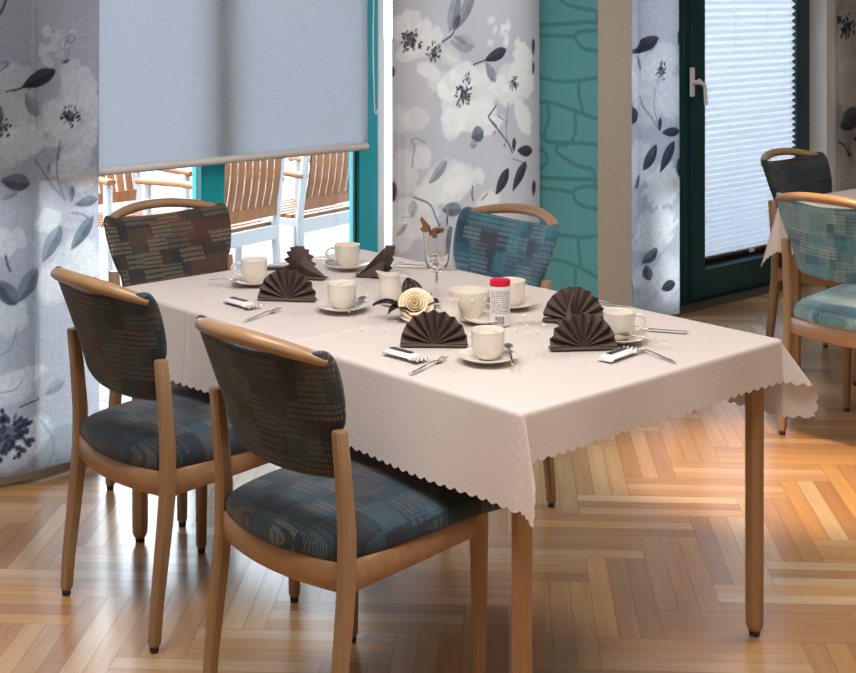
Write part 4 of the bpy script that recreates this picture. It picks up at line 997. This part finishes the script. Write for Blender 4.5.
for hd, L, W, tl in ((LEFT + .1, .105, .055, .10), (LEFT - 1.25, .105, .062, .80), (RIGHT + .05, .070, .050, .15), (LEFT + .7, .08, .04, .0), (RIGHT + .95, .075, .055, .35)):
    l = leaf_mb(L, W, .006).obj('ribbon_leaf', M['black_cloth'], rs); solid(l, .001); l.rotation_euler = (0, -tl, hd); l.location = (.012 * math.cos(hd), .012 * math.sin(hd), .002)
for hd, hgt, rch in ((LEFT - .2, .05, .07), (LEFT + .6, .045, .05), (VIEW + .5, .085, .05), (VIEW - .2, .075, .055)):
    w = MB().tube(sm3([(0, 0, .02), (rch * .4, .004, hgt), (rch * .8, -.004, hgt * .8), (rch, .008, hgt * .35), (rch * 1.1, 0, .002)]), .0011, 6).obj('silver_wire', M['steel'], rs); w.rotation_euler = (0, 0, hd)
    m = MB().lathe([(.0002, -.004), (.004, 0), (.0002, .004)], 8, (rch * .8, -.004, hgt * .8)); m.obj('bead', M['crystal'], rs).rotation_euler = (0, 0, hd)

# glass beads scattered on the cloth
bm_ = MB().lathe([(.0002, 0), (.0035, .0008), (.0042, .003), (.0025, .006), (.0002, .0068)], 8).mesh('scatter_bead'); bm_.materials.append(plain('bead_white', (.85, .84, .83), .1))
for k, (px, py) in enumerate(((520, 322), (527, 327), (532, 321), (524, 316), (538, 333), (516, 331), (529, 335), (386, 331), (366, 296), (372, 302), (544, 326), (470, 336), (552, 338), (361, 330))):
    o = link('decorative_bead', bm_, smooth=False); tag(o, 'small clear bead scattered on the cloth', 'bead', 'beads scattered on the tablecloth'); o.location = at(px, py)

# ------------------------------------------------------------------ terrace outside
struct(MB().box(-25, 30, 4.72, 40, -.06, -.01).obj('terrace_ground', M['pavers'], smooth=False))
def make_garden(label):
    t = thing('garden_chair', label, 'garden chair', group='white garden chairs with teak slats')
    for s in (-1, 1):
        MB().bar([(s * .24, -.02, 0), (s * .24, .01, .42), (s * .24, -.05, .90)], .035, .045, up=(1, 0, 0)).obj('leg', M['garden_white'], t)
        MB().bar([(s * .24, .46, 0), (s * .24, .45, .66)], .035, .045, up=(1, 0, 0)).obj('leg', M['garden_white'], t)
        MB().bar([(s * .24, -.03, .655), (s * .245, .2, .67), (s * .25, .50, .665)], .055, .026).obj('armrest', M['teak'], t)
    fr = MB()
    for s in (-1, 1): fr.box(s * .24 - .015, s * .24 + .015, .0, .45, .385, .42)
    fr.box(-.24, .24, .43, .455, .33, .40).box(-.24, .24, -.01, .015, .35, .42).obj('seat_frame', M['garden_white'], t, False)
    st = MB()
    for k in range(7): st.box(-.225, .225, .02 + k * .062, .062 + k * .062, .42, .438)
    st.box(-.24, .24, .455, .478, .385, .438).obj('seat', M['teak'], t, False)
    bk = MB()
    ys = lambda z: .005 - .055 * (z - .45) / .45 - .02 * math.sin(PI * (z - .48) / .4)
    bk.box(-.225, .225, ys(.5) - .014, ys(.5) + .014, .475, .535); bk.box(-.225, .225, ys(.89) - .014, ys(.89) + .014, .86, .92)
    for k in range(8):
        x = -.195 + k * .0557; bk.bar([(x, ys(z), z) for z in (.53, .62, .70, .78, .865)], .040, .014, up=(0, 1, 0), r=.15)
    bk.obj('backrest', M['teak'], t, False)
    return t
g0 = make_garden('white garden chair with teak slats, left of the two outside below the blind')
g0.location = (4.13, 5.98, -.01); g0.rotation_euler = (0, 0, R(14))
dup(g0, (4.78, 6.12, -.01), R(12), 'white garden chair with teak slats beside the right window frame outside')
dup(g0, (3.85, 6.95, -.01), R(183), 'white garden chair outside at the left, its armrests above the brown chair')

# ------------------------------------------------------------------ light
W = bpy.data.worlds.new('daylight'); S.world = W; W.use_nodes = True
nt = W.node_tree; bg = nt.nodes['Background']; bg.inputs[0].default_value = (.80, .90, 1.0, 1); bg.inputs[1].default_value = 5.2
def area(name, loc, size, power, col, rot=(0, 0, 0), sy=None):
    l = bpy.data.lights.new(name, 'AREA'); l.energy = power; l.color = col; l.size = size
    if sy: l.shape = 'RECTANGLE'; l.size_y = sy
    o = bpy.data.objects.new(name, l); COL.objects.link(o); o.location = loc; o.rotation_euler = rot; return o
area('ceiling_lamp_front', (1.7, 1.6, 2.62), .9, 25, (1, .94, .88))
area('ceiling_lamp_middle', (4.6, 2.0, 2.62), .9, 22, (1, .91, .80))
area('curtain_fill_light', (1.3, 3.0, 2.62), .8, 17, (1, .95, .90))  # fill light added to brighten the front of the left curtain
area('ceiling_lamp_rear', (1.0, -1.8, 2.62), .9, 17, (1, .97, .94))
sp = bpy.data.lights.new('floor_glow_spot', 'SPOT'); sp.energy = 170; sp.color = (1, .62, .30); sp.spot_size = R(30); sp.spot_blend = .7; sp.shadow_soft_size = .06  # spot added to throw the orange patch on the floor
so = bpy.data.objects.new('floor_glow_spot', sp); COL.objects.link(so); so.location = (4.0, 2.5, 2.62)
so.rotation_euler = (Vector((4.15, 2.78, 0)) - Vector(so.location)).to_track_quat('-Z', 'Y').to_euler()

# ------------------------------------------------------------------ view
S.view_settings.view_transform = 'Standard'
S.view_settings.look = 'None'
S.view_settings.gamma = 1
S.view_settings.exposure = .86
S.cycles.max_bounces = 10; S.cycles.transparent_max_bounces = 16; S.cycles.diffuse_bounces = 5
S.cycles.caustics_reflective = False; S.cycles.caustics_refractive = False
S.cycles.use_denoising = True
